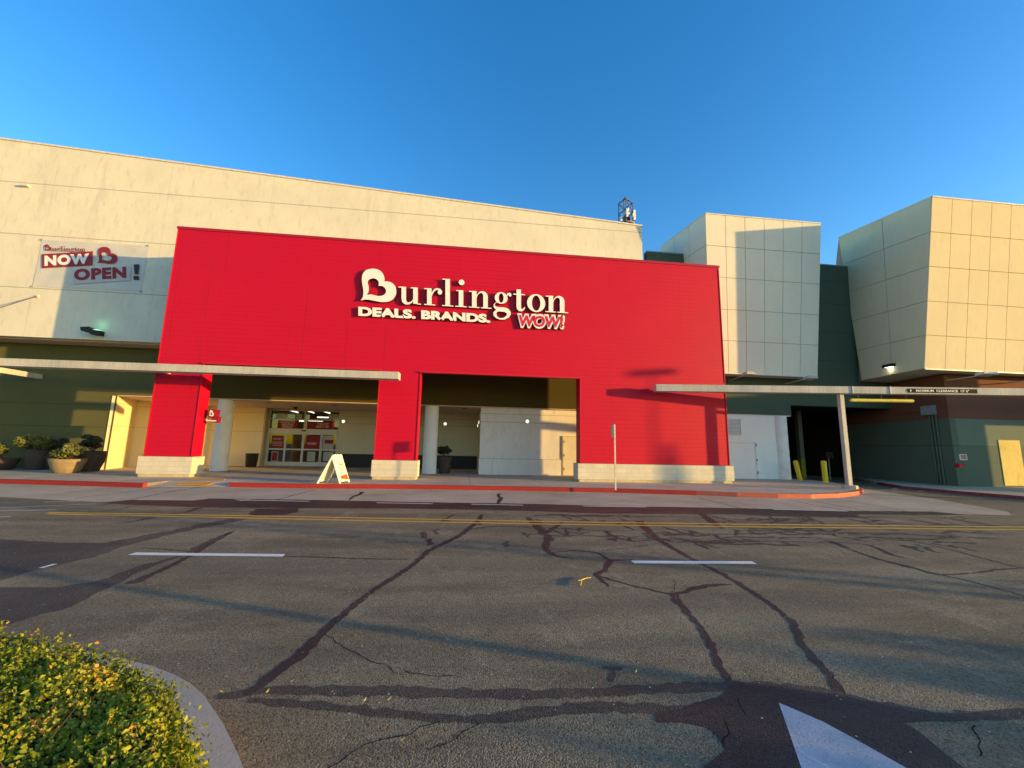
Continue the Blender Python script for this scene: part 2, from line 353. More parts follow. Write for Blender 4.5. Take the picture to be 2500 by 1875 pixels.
def leafmat(name, cols, trans=0.35):
    m = N(name)
    oi = m.n('ShaderNodeAttribute'); oi.attribute_name = 'lv'
    c = m.ramp(oi.outputs['Fac'], [(i/(len(cols)-1), k) for i, k in enumerate(cols)])
    m.b.inputs['Subsurface Weight'].default_value = 0
    d = m.n('ShaderNodeBsdfTranslucent'); m.L.new(c, d.inputs['Color'])
    mx = m.n('ShaderNodeMixShader'); mx.inputs[0].default_value = trans
    m.done(c, 0.45, 0.35)
    m.L.new(m.b.outputs[0], mx.inputs[1]); m.L.new(d.outputs[0], mx.inputs[2])
    m.L.new(mx.outputs[0], m.t.nodes['Material Output'].inputs['Surface'])
    return m.mat
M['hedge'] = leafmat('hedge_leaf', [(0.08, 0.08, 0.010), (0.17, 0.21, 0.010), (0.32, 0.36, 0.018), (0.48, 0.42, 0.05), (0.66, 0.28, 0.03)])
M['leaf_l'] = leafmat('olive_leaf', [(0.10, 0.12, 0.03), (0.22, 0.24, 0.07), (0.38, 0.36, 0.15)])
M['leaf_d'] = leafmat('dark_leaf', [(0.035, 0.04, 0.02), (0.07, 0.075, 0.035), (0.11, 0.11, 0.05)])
M['leaf_t'] = leafmat('tree_leaf', [(0.04, 0.06, 0.02), (0.07, 0.10, 0.03), (0.10, 0.14, 0.04)])
def glassmat():
    m = N('door_glass'); t = m.t
    tr = m.n('ShaderNodeBsdfTransparent'); tr.inputs[0].default_value = (0.80, 0.80, 0.76, 1)
    gl = m.n('ShaderNodeBsdfGlossy'); gl.inputs['Roughness'].default_value = 0.02
    lw = m.n('ShaderNodeFresnel'); lw.inputs[0].default_value = 1.5
    f = m.math('ADD', m.math('MULTIPLY', lw.outputs[0], 1.0), 0.06)
    mx = m.n('ShaderNodeMixShader'); m.L.new(f, mx.inputs[0]); m.L.new(tr.outputs[0], mx.inputs[1]); m.L.new(gl.outputs[0], mx.inputs[2])
    m.L.new(mx.outputs[0], t.nodes['Material Output'].inputs['Surface']); return m.mat
M['glass'] = glassmat()
# ------------------------------------------------------------------ leaves
def leaves(name, pts, nrm, size, mat, parent=None, seed=1, jitter=0.9, aspect=0.55, vals=None, up=0.0):
    """one mesh of folded leaf quads (two triangles pairs) at pts facing roughly nrm"""
    r = np.random.default_rng(seed); n = len(pts); pts = np.asarray(pts, float)
    nr = np.asarray(nrm, float)+r.normal(0, jitter, (n, 3)); nr /= np.linalg.norm(nr, axis=1)[:, None]+1e-9
    a = np.cross(nr, r.normal(0, 1, (n, 3))); a[:, 2] += up*np.abs(a[:, 2]); a /= np.linalg.norm(a, axis=1)[:, None]+1e-9
    b = np.cross(nr, a); sz = size*r.uniform(0.6, 1.3, n)[:, None]
    a = a*sz; b = b*sz*aspect; c = nr*sz*0.18
    V = np.stack([pts-a*0.5, pts+b*0.5-a*0.05+c, pts+a*0.5, pts-b*0.5-a*0.05+c], 1).reshape(-1, 3)
    base = (np.arange(n)*4)[:, None]
    T = np.concatenate([base+np.array([0, 1, 2]), base+np.array([0, 2, 3])], 1).reshape(-1, 3)
    me = bpy.data.meshes.new(name); me.vertices.add(len(V)); me.vertices.foreach_set('co', V.ravel().astype(np.float32))
    nf = len(T); me.loops.add(nf*3); me.loops.foreach_set('vertex_index', T.ravel().astype(np.int32))
    me.polygons.add(nf); me.polygons.foreach_set('loop_start', (np.arange(nf)*3).astype(np.int32))
    me.update(calc_edges=True)
    at = me.attributes.new('lv', 'FLOAT', 'FACE')
    lv = r.uniform(0, 1, n) if vals is None else np.clip(vals, 0, 1)
    at.data.foreach_set('value', np.repeat(lv, 2).astype(np.float32)); me.materials.append(mat)
    o = bpy.data.objects.new(name, me); COL.objects.link(o)
    if parent is not None: o.parent = parent; o.matrix_parent_inverse = parent.matrix_basis.inverted()
    return o
# ------------------------------------------------------------------ text and glyphs
def text_mesh(body, bold=0.0, shear=0.0, space=1.0, depth=0.1):
    cu = bpy.data.curves.new('lettering', 'FONT'); cu.body = body; cu.offset = bold; cu.shear = shear; cu.extrude = 0.05
    cu.space_character = space; cu.resolution_u = 4
    o = bpy.data.objects.new('lettering', cu); COL.objects.link(o)
    dg = bpy.context.evaluated_depsgraph_get(); me = bpy.data.meshes.new_from_object(o.evaluated_get(dg))
    COL.objects.unlink(o); bpy.data.objects.remove(o); bpy.data.curves.remove(cu)
    return me
def text(body, bl, br, tl, mat, parent, name='lettering', depth=0.01, lift=0.004, bold=0.0, shear=0.0, space=1.0, ret=None):
    """text fitted to the parallelogram bl, br, tl, standing proud by lift..lift+depth towards the reader"""
    me = text_mesh(body, bold, shear, space); bl, br, tl = Vector(bl), Vector(br), Vector(tl)
    u = br-bl; v = tl-bl; n = u.cross(v).normalized()
    xs = [k.co.x for k in me.vertices]; ys = [k.co.y for k in me.vertices]
    x0, x1, y0, y1 = min(xs), max(xs), min(ys), max(ys)
    for k in me.vertices:
        w = lift+depth*(1.0 if k.co.z > 0 else 0.0)
        k.co = bl+u*((k.co.x-x0)/(x1-x0))+v*((k.co.y-y0)/(y1-y0))+n*w
    me.name = name; me.materials.clear(); me.materials.append(mat)
    if ret:
        me.materials.append(ret); me.update()
        for p in me.polygons:
            if abs(p.normal.dot(n)) < 0.6: p.material_index = 1
    me.update()
    o = bpy.data.objects.new(name, me); COL.objects.link(o)
    if parent is not None: o.parent = parent; o.matrix_parent_inverse = parent.matrix_basis.inverted()
    return o
def smooth_loop(pts, n=5):
    out = []; k = len(pts)
    for i in range(k):
        p0, p1, p2, p3 = [Vector(pts[(i+j-1) % k]) for j in range(4)]
        for t in [s/n for s in range(n)]:
            out.append(0.5*((2*p1)+(-p0+p2)*t+(2*p0-5*p1+4*p2-p3)*t*t+(-p0+3*p1-3*p2+p3)*t**3))
    return out
def shape_mesh(name, loops, mapf, mat, parent, depth, n, lift=0.01, ret=None):
    """filled 2D shape (outer loop + holes) mapped to the wall by mapf and extruded along n"""
    cu = bpy.data.curves.new('shape', 'CURVE'); cu.dimensions = '2D'; cu.fill_mode = 'BOTH'; cu.extrude = 0.05
    for lp in loops:
        sp = cu.splines.new('POLY'); sp.points.add(len(lp)-1)
        for i, p in enumerate(lp): sp.points[i].co = (p[0], p[1], 0, 1)
        sp.use_cyclic_u = True
    o = bpy.data.objects.new('shape', cu); COL.objects.link(o)
    dg = bpy.context.evaluated_depsgraph_get(); me = bpy.data.meshes.new_from_object(o.evaluated_get(dg))
    COL.objects.unlink(o); bpy.data.objects.remove(o); bpy.data.curves.remove(cu)
    n = Vector(n)
    for k in me.vertices:
        w = lift+depth*(1.0 if k.co.z > 0 else 0.0); k.co = mapf(k.co.x, k.co.y)+n*w
    me.name = name; me.materials.clear(); me.materials.append(mat)
    if ret:
        me.materials.append(ret); me.update()
        for p in me.polygons:
            if abs(p.normal.dot(n)) < 0.6: p.material_index = 1
    me.update()
    o = bpy.data.objects.new(name, me); COL.objects.link(o)
    if parent is not None: o.parent = parent; o.matrix_parent_inverse = parent.matrix_basis.inverted()
    return o
HEART_O = [(115,490),(131,465),(137,430),(136,390),(128,350),(123,300),(132,252),(160,221),(200,208),(245,208),(290,226),(318,262),(328,298),(327,321),(355,320),(395,335),(424,366),(433,410),(425,450),(400,484),(360,503),(310,507),(260,500),(200,488),(155,484)]
HEART_I = [(170,440),(184,412),(185,370),(176,335),(186,308),(210,295),(240,295),(264,310),(276,335),(275,361),(300,361),(325,374),(341,402),(334,430),(310,447),(275,452),(240,446),(205,438)]
def ell(cx, cy, rx, ry, n=28): return [(cx+rx*math.cos(2*math.pi*i/n), cy+ry*math.sin(2*math.pi*i/n)) for i in range(n)]
def Rc(a, b, v0, v1): return [[(a, v0), (b, v0), (b, v1), (a, v1)]]
GL = {
 'n': (1090, [Rc(25,66,0.03,1.0), Rc(0,30,.93,.995), Rc(-4,92,0,.06), Rc(126,167,0.03,.76), Rc(104,200,0,.06),
      [[(64,.66),(70,.80),(88,.95),(112,1.03),(138,1.0),(158,.90),(167,.74),(126,.74),(122,.87),(108,.92),(92,.88),(76,.78),(66,.58)]]]),
 'u': (455, [Rc(25,66,.28,1.0), Rc(0,30,.93,.995), Rc(130,171,.03,1.0), Rc(108,134,.93,.995), Rc(165,200,0,.06),
      [[(25,.30),(30,.12),(46,0.0),(72,-.05),(98,-.01),(120,.10),(132,.24),(132,.34),(118,.19),(98,.10),(80,.09),(68,.17),(66,.30)]]]),
 'r': (685, [Rc(25,66,0.03,1.0), Rc(0,30,.93,.995), Rc(-2,98,0,.06),
      [[(62,.62),(72,.82),(92,.98),(118,1.04),(146,1.0),(162,.86),(158,.72),(142,.65),(125,.70),(120,.82),(128,.92),(112,.93),(92,.84),(76,.68),(66,.50)]]]),
 'l': (845, [Rc(30,71,0.03,1.62), Rc(4,34,1.56,1.62), Rc(0,102,0,.06)]),
 'i': (965, [Rc(30,71,0.03,1.0), Rc(8,34,.93,.995), Rc(0,102,0,.06), [ell(56,1.47,26,.165)]]),
 't': (1485, [Rc(30,71,.22,1.26), Rc(0,106,.93,.995), [[(30,.24),(35,.08),(52,-.04),(76,-.05),(98,.04),(110,.22),(100,.22),(90,.12),(80,.09),(72,.14),(71,.24)]]]),
 'o': (1610, [[ell(82,.5,82,.54), ell(82,.5,38,.46)]]),
 'g': (1305, [[ell(72,.68,58,.35), ell(72,.68,22,.28)],
      [[(118,.84),(128,.97),(146,1.04),(160,1.0),(166,.90),(158,.80),(146,.80),(140,.88),(130,.86),(124,.76)]],
      [[(36,.40),(20,.34),(14,.24),(22,.15),(48,.12),(100,.13),(138,.06),(156,-.10),(158,-.28),(140,-.46),(104,-.60),(64,-.62),(26,-.54),(4,-.40),(0,-.26),(12,-.12),(30,-.04),(14,.03),(4,.14),(6,.28),(26,.42)],
       [(34,-.18),(28,-.30),(36,-.44),(62,-.53),(96,-.49),(122,-.34),(124,-.22),(104,-.14),(50,-.13)]]]),
}
WORD = ['u', 'r', 'l', 'i', 'n', 'g', 't', 'o', 'n']
WX = [455, 685, 845, 965, 1090, 1305, 1485, 1610, 1780]
def ybase(x): return 530+(x-655)*0.0587
def yxh(x): return 367+(x-480)*0.0615
# ================================================================== GROUND
def struct(name, mb, mat, **k):
    o = mb.build(name, mat, **k); return tag(o, kind='structure')
g = MB()
xs = [-400, -60, -20, 0, 20, 60, 400]; ys = [-400, -60, -12, 0, 12, 34, 100, 400]
for i in range(len(xs)-1):
    for j in range(len(ys)-1): g.quad((xs[i],ys[j],0),(xs[i+1],ys[j],0),(xs[i+1],ys[j+1],0),(xs[i],ys[j+1],0))
struct('road_asphalt', g, M['asphalt'])
# concrete apron between kerb and road
pt = [G(*p) for p in [(-700,1150),(-250,1160),(0,1166),(350,1176),(1000,1180),(1500,1190),(1880,1200),(2100,1192),(2125,1196),(2280,1218),(2460,1249),(2470,1258),(2150,1250),(1800,1243),(1300,1233),(1000,1229),(700,1226),(480,1223),(240,1226),(0,1213),(-700,1193)]]
struct('concrete_apron', MB().poly([(p.x, p.y) for p in pt], 0.0007), M['apron'])
# sidewalk
K1 = [G(*p, 0.15) for p in [(-900,1143),(-300,1162),(0,1170),(180,1175),(350,1180)]]
K2 = [G(*p, 0.15) for p in [(560,1179),(760,1182),(1000,1184),(1250,1188),(1500,1193),(1700,1199),(1800,1203),(1900,1206),(1980,1207),(2045,1205),(2085,1201),(2105,1197),(2106,1192),(2085,1187)]]
back = [(19.6, 20.6), (19.2, 23.0), (12.0, 29.2), (-45.0, 29.2)]
rampA = [Vector((K1[-1].x+0.2, K1[-1].y+1.1, 0)), Vector((K2[0].x-0.15, K2[0].y+0.9, 0))]
pts = [(p.x, p.y) for p in K1]+[(p.x, p.y) for p in rampA]+[(p.x, p.y) for p in K2]+back
struct('sidewalk', MB().prism([(x, y, 0.0) for x, y in pts], (0, 0, 0.146)), M['walk'])
mb = MB(); a, b, c, d = K1[-1], rampA[0], rampA[1], K2[0]
mb.add([(a.x,a.y,0.012),(d.x,d.y,0.012),(c.x,c.y,0.15),(b.x,b.y,0.15),(a.x,a.y,0.148),(d.x,d.y,0.148)], [(0,1,2,3),(0,3,4),(1,5,2)])
struct('kerb_ramp', mb, M['walk'])
mb = MB(); tq = [G(*p, 0.05) for p in [(427,1185),(505,1186),(553,1177),(459,1176)]]
def rampz(p):
    t = (p.y-a.y)/(b.y-a.y); return 0.018+0.138*max(0, min(1, t))
mb.prism([(p.x, p.y, rampz(p)) for p in tq], (0, 0, 0.012)); struct('tactile_paving', mb, M['tactile'])
def ribbon(points, w, z0, z1):
    mb = MB(); n = len(points); nr = []
    for i in range(n):
        t = (points[min(i+1, n-1)]-points[max(i-1, 0)]); t.z = 0; t.normalize(); nr.append(Vector((-t.y, t.x, 0)))
    vs = []
    for p, q in zip(points, nr):
        vs += [(p.x-q.x*0.01, p.y-q.y*0.01, z0), (p.x-q.x*0.01, p.y-q.y*0.01, z1), (p.x+q.x*w, p.y+q.y*w, z1), (p.x+q.x*w, p.y+q.y*w, z0)]
    fs = [(4*i, 4*i+4, 4*i+5, 4*i+1) for i in range(n-1)]+[(4*i+1, 4*i+5, 4*i+6, 4*i+2) for i in range(n-1)]+[(4*i+2, 4*i+6, 4*i+7, 4*i+3) for i in range(n-1)]+[(0,1,2,3),(4*n-4,4*n-1,4*n-2,4*n-3)]
    return mb.add(vs, fs)
struct('kerb', ribbon(K1, 0.15, 0.0, 0.154), M['pkred'])
struct('kerb', ribbon(K2[:6], 0.15, 0.0, 0.154), M['pkred'])
struct('kerb', ribbon(K2[5:13], 0.15, 0.0, 0.155), M['pkorange'])
# yellow painted kerb edge leading back to the bollards
yk = [G(*p, 0.15) for p in [(2070,1190),(2040,1185),(2012,1181)]]
struct('kerb', ribbon([yk[0], yk[1], yk[2]], 0.12, 0.0, 0.157), M['pyellow'])
# right hand pavement along the brown and green wall
RA = G(2302, 912, 5.98); RA = Vector((RA.x, RA.y, 0)); RB = Vector((26.3, 26.6, 0)); RC = Vector((40.0, RA.y-0.3, 0))
rk = [G(*p, 0.13) for p in [(2096,1166),(2140,1177),(2200,1187),(2350,1200),(2500,1212),(2700,1230)]]
mb = MB(); mb.prism([(p.x, p.y, 0) for p in rk]+[(40, 17.0, 0), (40, 20, 0), (RB.x+1, 27, 0)], (0, 0, 0.13)); struct('sidewalk', mb, M['walk'])
struct('kerb', ribbon(rk[1:5], 0.14, 0.0, 0.136), paint('dull_red_kerb_paint', (0.22, 0.03, 0.035), 0.4, (0.2, 0.15, 0.12)))
# ---- painted markings
def strip(px, w, z, mat, name='road_marking', world=False):
    P = [G(*p) for p in px] if not world else px
    mb = MB(); n = len(P); L = []; Rr = []
    for i in range(n):
        t = (P[min(i+1, n-1)]-P[max(i-1, 0)]); t.z = 0; t.normalize(); q = Vector((-t.y, t.x, 0))*w/2; L.append(P[i]+q); Rr.append(P[i]-q)
    for i in range(n-1): mb.quad((Rr[i].x,Rr[i].y,z),(Rr[i+1].x,Rr[i+1].y,z),(L[i+1].x,L[i+1].y,z),(L[i].x,L[i].y,z))
    return struct(name, mb, mat)
def polyg(px, z, mat, name='road_marking'):
    P = [G(*p) for p in px]; return struct(name, MB().poly([(p.x, p.y) for p in P], z), mat)
for dy in (-3.2, 3.2):
    strip([(115,1253+dy*0.55),(400,1258+dy*0.7),(800,1266+dy),(1300,1276+dy),(1800,1283+dy),(2500,1290+dy),(2900,1295+dy)], 0.115, 0.0022, M['pyellow'])
polyg([(312,1355),(332,1349),(697,1353),(690,1359)], 0.0022, M['pwhite'])
polyg([(1540,1369),(1548,1375.5),(1848,1377),(1835,1370.5)], 0.0022, M['pwhite'])
for a_, b_ in [((575,1220.5),(755,1224)), ((920,1227.5),(1056,1230)), ((1151,1231),(1277,1233.5)), ((1424,1235.5),(1578,1238)), ((1888,1243.5),(2071,1248))]:
    strip([a_, b_], 0.085, 0.0022, M['pwhite'])
# crossing stripes at the left
for a_, b_ in [((-60,1208),(193,1213)), ((223,1213.5),(470,1201)), ((282,1206.5),(405,1201.5)), ((108,1226),(320,1219.5)), ((0,1240),(235,1230)), ((0,1247.5),(138,1244.5)), ((-50,1265),(26,1261)), ((587,1223),(640,1211))]:
    strip([a_, b_], 0.10, 0.0019, M['pfaint'])
strip([(99,1387),(135,1377)], 0.06, 0.0022, M['pwhite'])
for px in [[(2103,1194),(2125,1191),(2133,1189),(2109,1192)], [(2172,1196),(2185,1191),(2199,1191),(2190,1196.5)], [(2238,1200),(2251,1195),(2268,1195),(2256,1200)], [(2311,1204),(2323,1199),(2340,1199),(2330,1204)], [(2385,1208),(2398,1203),(2413,1203),(2402,1208)], [(2462,1212),(2475,1206),(2484,1206),(2478,1212)]]:
    polyg(px, 0.0019, M['pfaint'])
# arrow head of a big painted arrow
polyg([(1901,1716),(1915,1755),(1958,1880),(1990,1960),(2420,1990),(2220,1880),(2100,1812),(2010,1763)], 0.0022, M['arrow'])
# ---- tar: bands, patches and sealed cracks
def blob(px, z, mat, wob=0.03, name='asphalt_patch'):
    P = [G(*p) for p in px]; out = []
    for i in range(len(P)):
        p, q = P[i], P[(i+1) % len(P)]; k = max(2, min(30, int((q-p).length/0.12)))
        for j in range(k):
            r_ = p.lerp(q, j/k); d = (r_.y if r_.y > 1 else 1)*0.002
            out.append((r_.x+rnd.gauss(0, wob*0.35+d), r_.y+rnd.gauss(0, wob*0.25+d*0.3)))
    return struct(name, MB().poly(out, z), mat)
blob([(246,1228),(311,1220.5),(474,1222),(513,1217),(800,1221),(1000,1225.5),(1300,1230),(1470,1235),(1800,1240.5),(2090,1247.5),(2280,1249),(2360,1256.5),(2300,1258),(2100,1256),(2090,1263),(1880,1260),(1800,1256),(1470,1253.5),(1253,1246.5),(1000,1241.5),(800,1241.5),(633,1240),(488,1239),(311,1232)], 0.0012, M['tar'], 0.012)
blob([(602,1262),(612,1252),(628,1242),(727,1241),(731,1250),(705,1254),(704,1257),(650,1258)], 0.0013, M['tar'])
blob([(-100,1310),(0,1316),(145,1325),(253,1325),(307,1316),(416,1295),(564,1266),(600,1267),(470,1294),(398,1309),(307,1334),(231,1360),(145,1378),(60,1400),(0,1418),(-100,1430)], 0.0012, M['tar_old'], 0.02)
blob([(-120,1434),(0,1434),(137,1434),(181,1427),(231,1421),(326,1385),(445,1355),(474,1334),(535,1309),(575,1295),(550,1306),(481,1342),(448,1357),(344,1396),(289,1422),(231,1450),(180,1480),(100,1502),(0,1528),(-120,1560)], 0.0013, M['tar_old'], 0.02)
def seal(px, ws, mat=None, z=None, name='crack_seal'):
    """sealed crack: photo points on the road, widths in metres"""
    P0 = [G(*p) for p in px]; ws = ws if isinstance(ws, (list, tuple)) else [ws]*len(P0)
    P = []; Wd = []
    for i in range(len(P0)-1):
        k = max(2, min(40, int((P0[i+1]-P0[i]).length/0.06)))
        for j in range(k):
            t = j/k; p0, p1, p2, p3 = P0[max(i-1,0)], P0[i], P0[i+1], P0[min(i+2, len(P0)-1)]
            P.append(0.5*((2*p1)+(-p0+p2)*t+(2*p0-5*p1+4*p2-p3)*t*t+(-p0+3*p1-3*p2+p3)*t**3))
            Wd.append((ws[i]*(1-t)+ws[i+1]*t)*rnd.uniform(0.66, 1.2))
    P.append(P0[-1]); Wd.append(ws[-1]*0.5); n = len(P); L = []; Rr = []
    for i in range(n):
        t = (P[min(i+1, n-1)]-P[max(i-1, 0)]); t.z = 0; t.normalize(); q = Vector((-t.y, t.x, 0)); wv = Wd[i]/2; off = rnd.gauss(0, 0.008)
        L.append(P[i]+q*(wv+off)); Rr.append(P[i]-q*(wv-off))
    zz = z if z else 0.0014+0.0003*rnd.random()
    mb = MB()
    for i in range(n-1): mb.quad((Rr[i].x,Rr[i].y,zz),(Rr[i+1].x,Rr[i+1].y,zz),(L[i+1].x,L[i+1].y,zz),(L[i].x,L[i].y,zz))
    return struct(name, mb, mat or M['tar'])
v = lambda *a: [(x*1.1302, y*1.1302) for x, y in a]
seal(v((1042,1112),(1030,1128),(990,1158),(930,1188),(890,1222),(800,1280),(740,1328),(690,1372),(650,1412),(600,1452),(560,1482),(528,1502)), [.10,.11,.11,.10,.09,.08,.08,.085,.10,.11,.10,.07])
seal(v((1380,1125),(1395,1142),(1430,1170),(1500,1210),(1560,1240),(1640,1288),(1690,1325),(1715,1350),(1732,1388),(1765,1430),(1800,1470),(1822,1502)), [.22,.18,.12,.10,.09,.07,.07,.07,.08,.08,.08,.07])
seal(v((1168,1150),(1184,1160),(1178,1184),(1200,1200),(1242,1207)), [.16,.16,.13,.09,.04])
seal(v((1190,1194),(1240,1190),(1290,1195),(1316,1211)), [.05,.05,.05,.07])
seal(v((1368,1209),(1330,1210),(1318,1212),(1304,1232),(1288,1242),(1300,1254),(1314,1268)), [.03,.06,.10,.09,.09,.07,.03])
seal(v((1294,1244),(1340,1258),(1400,1273),(1456,1283),(1500,1272),(1530,1265),(1582,1263)), [.07,.04,.04,.06,.09,.11,.03])
seal(v((1456,1283),(1466,1302),(1480,1318),(1510,1352),(1532,1390),(1552,1430),(1574,1470),(1598,1500)), [.10,.11,.09,.07,.07,.07,.07,.05])
seal(v((614,1202),(700,1204),(800,1207),(885,1208)), .045)
seal(v((500,1151),(470,1166),(445,1180),(420,1195),(400,1206),(370,1222),(330,1240),(280,1262)), [.04,.07,.10,.10,.08,.08,.10,.16])
seal(v((306,1184),(360,1187),(425,1193)), .05, M['tar_old'])
seal(v((470,1505),(600,1492),(800,1493),(1000,1498),(1200,1499),(1400,1490),(1600,1483),(1750,1492),(1830,1508),(1960,1536),(2060,1548),(2212,1545),(2400,1540)), [.07,.11,.125,.125,.12,.12,.12,.12,.13,.13,.10,.09,.08], M['tar_old'])
seal(v((540,1512),(640,1522),(740,1530),(850,1542),(960,1552),(1060,1552),(1150,1540),(1300,1528),(1420,1532),(1560,1538)), [.06,.09,.09,.08,.08,.085,.11,.12,.11,.07], M['tar_old'])
blob([(1693,1717),(1760,1700),(1787,1669),(1885,1673),(2000,1690),(2068,1701),(2210,1734),(2292,1746),(2500,1730),(2700,1725),(2700,1752),(2500,1750),(2332,1762),(2206,1763),(2262,1800),(2353,1875),(2420,1940),(1700,1990),(1718,1875),(1767,1831),(1730,1778),(1681,1766),(1600,1766),(1600,1740),(1661,1734)], 0.0018, M['tar'], 0.012)
seal(v((1305,1440),(1320,1446),(1345,1442)), [.05,.06,.05], M['tar_old'])
seal(v((1322,1444),(1326,1458),(1315,1472)), [.06,.05,.07], M['tar_old'])
# long fine seals to the right
seal(v((1310,1162),(1500,1166),(1700,1170),(1850,1174),(1895,1184),(1925,1198),(1958,1206)), [.05,.05,.05,.05,.08,.10,.04])
seal(v((1795,1172),(1880,1202),(1950,1222),(2040,1243),(2120,1262),(2212,1287),(2300,1310)), [.05,.06,.06,.06,.05,.045,.045])
seal(v((1880,1205),(1960,1222),(2020,1240),(2100,1238),(2180,1229),(2300,1224)), [.05,.05,.06,.05,.05,.04])
seal(v((1830,1156),(1950,1166),(2040,1184),(2120,1205),(2212,1228),(2300,1240)), [.05,.05,.05,.05,.05,.05])
seal(v((1780,1112),(1850,1124),(1900,1138)), .05); seal(v((1630,1100),(1700,1112),(1760,1128)), .05); seal(v((1900,1100),(2000,1118),(2110,1142)), .05)
seal(v((1300,1190),(1400,1178)), .02)
# cracks across the apron
for p_ in [v((1510,1076),(1545,1084),(1600,1098),(1640,1108)), v((1700,1080),(1800,1098),(1860,1106)), v((1755,1082),(1850,1100),(1920,1112)), v((1830,1082),(1900,1094),(1975,1108))]:
    seal(p_, [.05]+[.045]*(len(p_)-1), z=0.0018)
seal([(885,1201),(878,1207),(862,1213),(852,1221)], [.16,.16,.12,.05]); seal([(1219,1205),(1216,1211),(1222,1216),(1216,1229)], [.16,.11,.17,.10])
seal([(772,1196),(735,1204),(700,1214),(668,1221)], [.03,.05,.05,.06]); seal([(505,1187),(420,1200),(330,1218),(240,1236)], .06, M['tar_old']); seal([(410,1187),(330,1199),(180,1217)], .05, M['tar_old']); seal([(300,1188),(200,1199),(110,1208)], .04, M['tar_old'])
seal([(340,1233),(280,1245),(210,1252)], .06, M['tar_old']); seal([(485,1240),(455,1250),(398,1257)], [.2,.12,.08]); seal([(375,1263),(330,1272),(283,1279)], [.14,.10,.06])
seal([(480,1246),(560,1248),(650,1249)], .05)
# map cracking along the centre line
rc = random.Random(11)
for i in range(120):
    t = rc.random()**0.85; x = 1000+1330*t; y = rc.uniform(1250, 1322)+(x-1250)*0.012
    if rc.random() < 0.45:
        L_ = rc.uniform(60, 260); pts_ = [(x+L_*k/5, y+L_*k/5*0.012+rc.gauss(0, 1.5)) for k in range(6)]
        seal(pts_, [rc.uniform(.05, .13) for _ in range(6)], M['tar'] if rc.random() < .5 else M['tar_old'])
    else:
        s_ = (x-1137)/max(60.0, y-1090)+rc.gauss(0, 1.1); h_ = rc.uniform(6, 20); pts_ = [(x+s_*h_*k/4+rc.gauss(0, 3), y+h_*k/4) for k in range(5)]
        seal(pts_, [rc.uniform(.04, .13) for _ in range(5)], M['tar'] if rc.random() < .6 else M['tar_old'])
seal(v((270,1125),(0,1122)), .02); seal(v((1020,1142),(1080,1137),(1170,1140),(1240,1143),(1330,1147),(1470,1143)), [.06,.06,.07,.09,.05,.02])
seal(v((1140,1118),(1160,1135),(1175,1152)), [.10,.2,.18]); seal(v((1215,1128),(1195,1142),(1176,1152)), [.05,.14,.16]); seal(v((1500,1098),(1518,1112),(1540,1128),(1560,1142)), [.12,.2,.22,.1])
# hairline cracks near the camera
HC = plain('crack_shadow', (0.012, 0.010, 0.009), 0.9, 0.1)
for p_ in [[(800,1875),(860,1838),(930,1806),(1000,1790),(1075,1757)], [(1040,1832),(1090,1815),(1130,1790),(1165,1764)], [(796,1548),(830,1573),(880,1600),(950,1630),(975,1642)], [(2375,1770),(2388,1808),(2400,1850)], [(1768,1760),(1775,1790),(1762,1822)], [(1645,1416),(1648,1432),(1642,1448)], [(985,1640),(1050,1650),(1120,1652)], [(1800,1705),(1812,1728),(1822,1750)]]:
    seal(p_, .007, HC, z=0.0020)
# ================================================================== STORE BUILDING
YF, YB = 18.85, 19.50           # red portal front and back
YT, YG, YE = 21.55, 22.80, 28.0 # tall wall, green fascia, entry wall
store = thing('store_building', (0, 20, 0), 'large cream store with a bright red panelled entrance portal and recessed glass doors', 'store')
ZT = 11.03
# portal with two openings
P_X = [-13.05, -11.2, -3.88, -2.06, 5.32, 12.68]
mb = MB()
mb.box(P_X[0], P_X[5], YF, YB, 4.98, ZT)
for i in (0, 2, 4): mb.box(P_X[i], P_X[i+1], YF, YB, 0.98, 4.977)
portal = mb.build('red_portal', M['red'], store)
MB().box(P_X[0]+.05, 9.6, YB+.004, YT-.003, 10.55, 10.95).build('portal_roof', M['soffit'], store)
mb = MB(); mb.box(P_X[0]-.03, P_X[5]+.03, YF-.035, YB+.03, ZT+.002, ZT+.06); mb.box(P_X[0]-.028, P_X[5]+.028, YF-.033, YF-.003, ZT-.06, ZT); mb.build('coping', M['redcap'], portal)
mb = MB()
for (x0, x1) in ((P_X[1], P_X[2]), (P_X[3], P_X[4])): mb.box(x0-.05, x1+.05, YF-.09, YF-.004, 4.90, 4.965)
for x_ in (-13.02, -11.22, -3.86, -2.08, 5.34, 12.65): mb.box(x_-.018, x_+.018, YF-.028, YF-.004, 1.0, 4.89)
for x_ in (-13.02, 12.65): mb.box(x_-.016, x_+.016, YF-.026, YF-.004, 4.97, ZT-.11)
mb.build('trim', M['redtrim'], portal)
mb = MB()   # upright panel joints standing slightly proud
for (px_, y0, y1) in [(487,893,640),(407,880,600),(735,895,700),(842,897,780),(938,890,790),(425,560,560),(552,660,570)]:
    if y0 == y1: continue
    p, q = F(px_, y0, YF), F(px_+0, y1, YF); mb.box(p.x-.009, p.x+.009, YF-.007, YF-.003, min(p.z, 9.9), min(q.z, 10.9))
mb.build('panel_joint', M['redtrim'], portal)
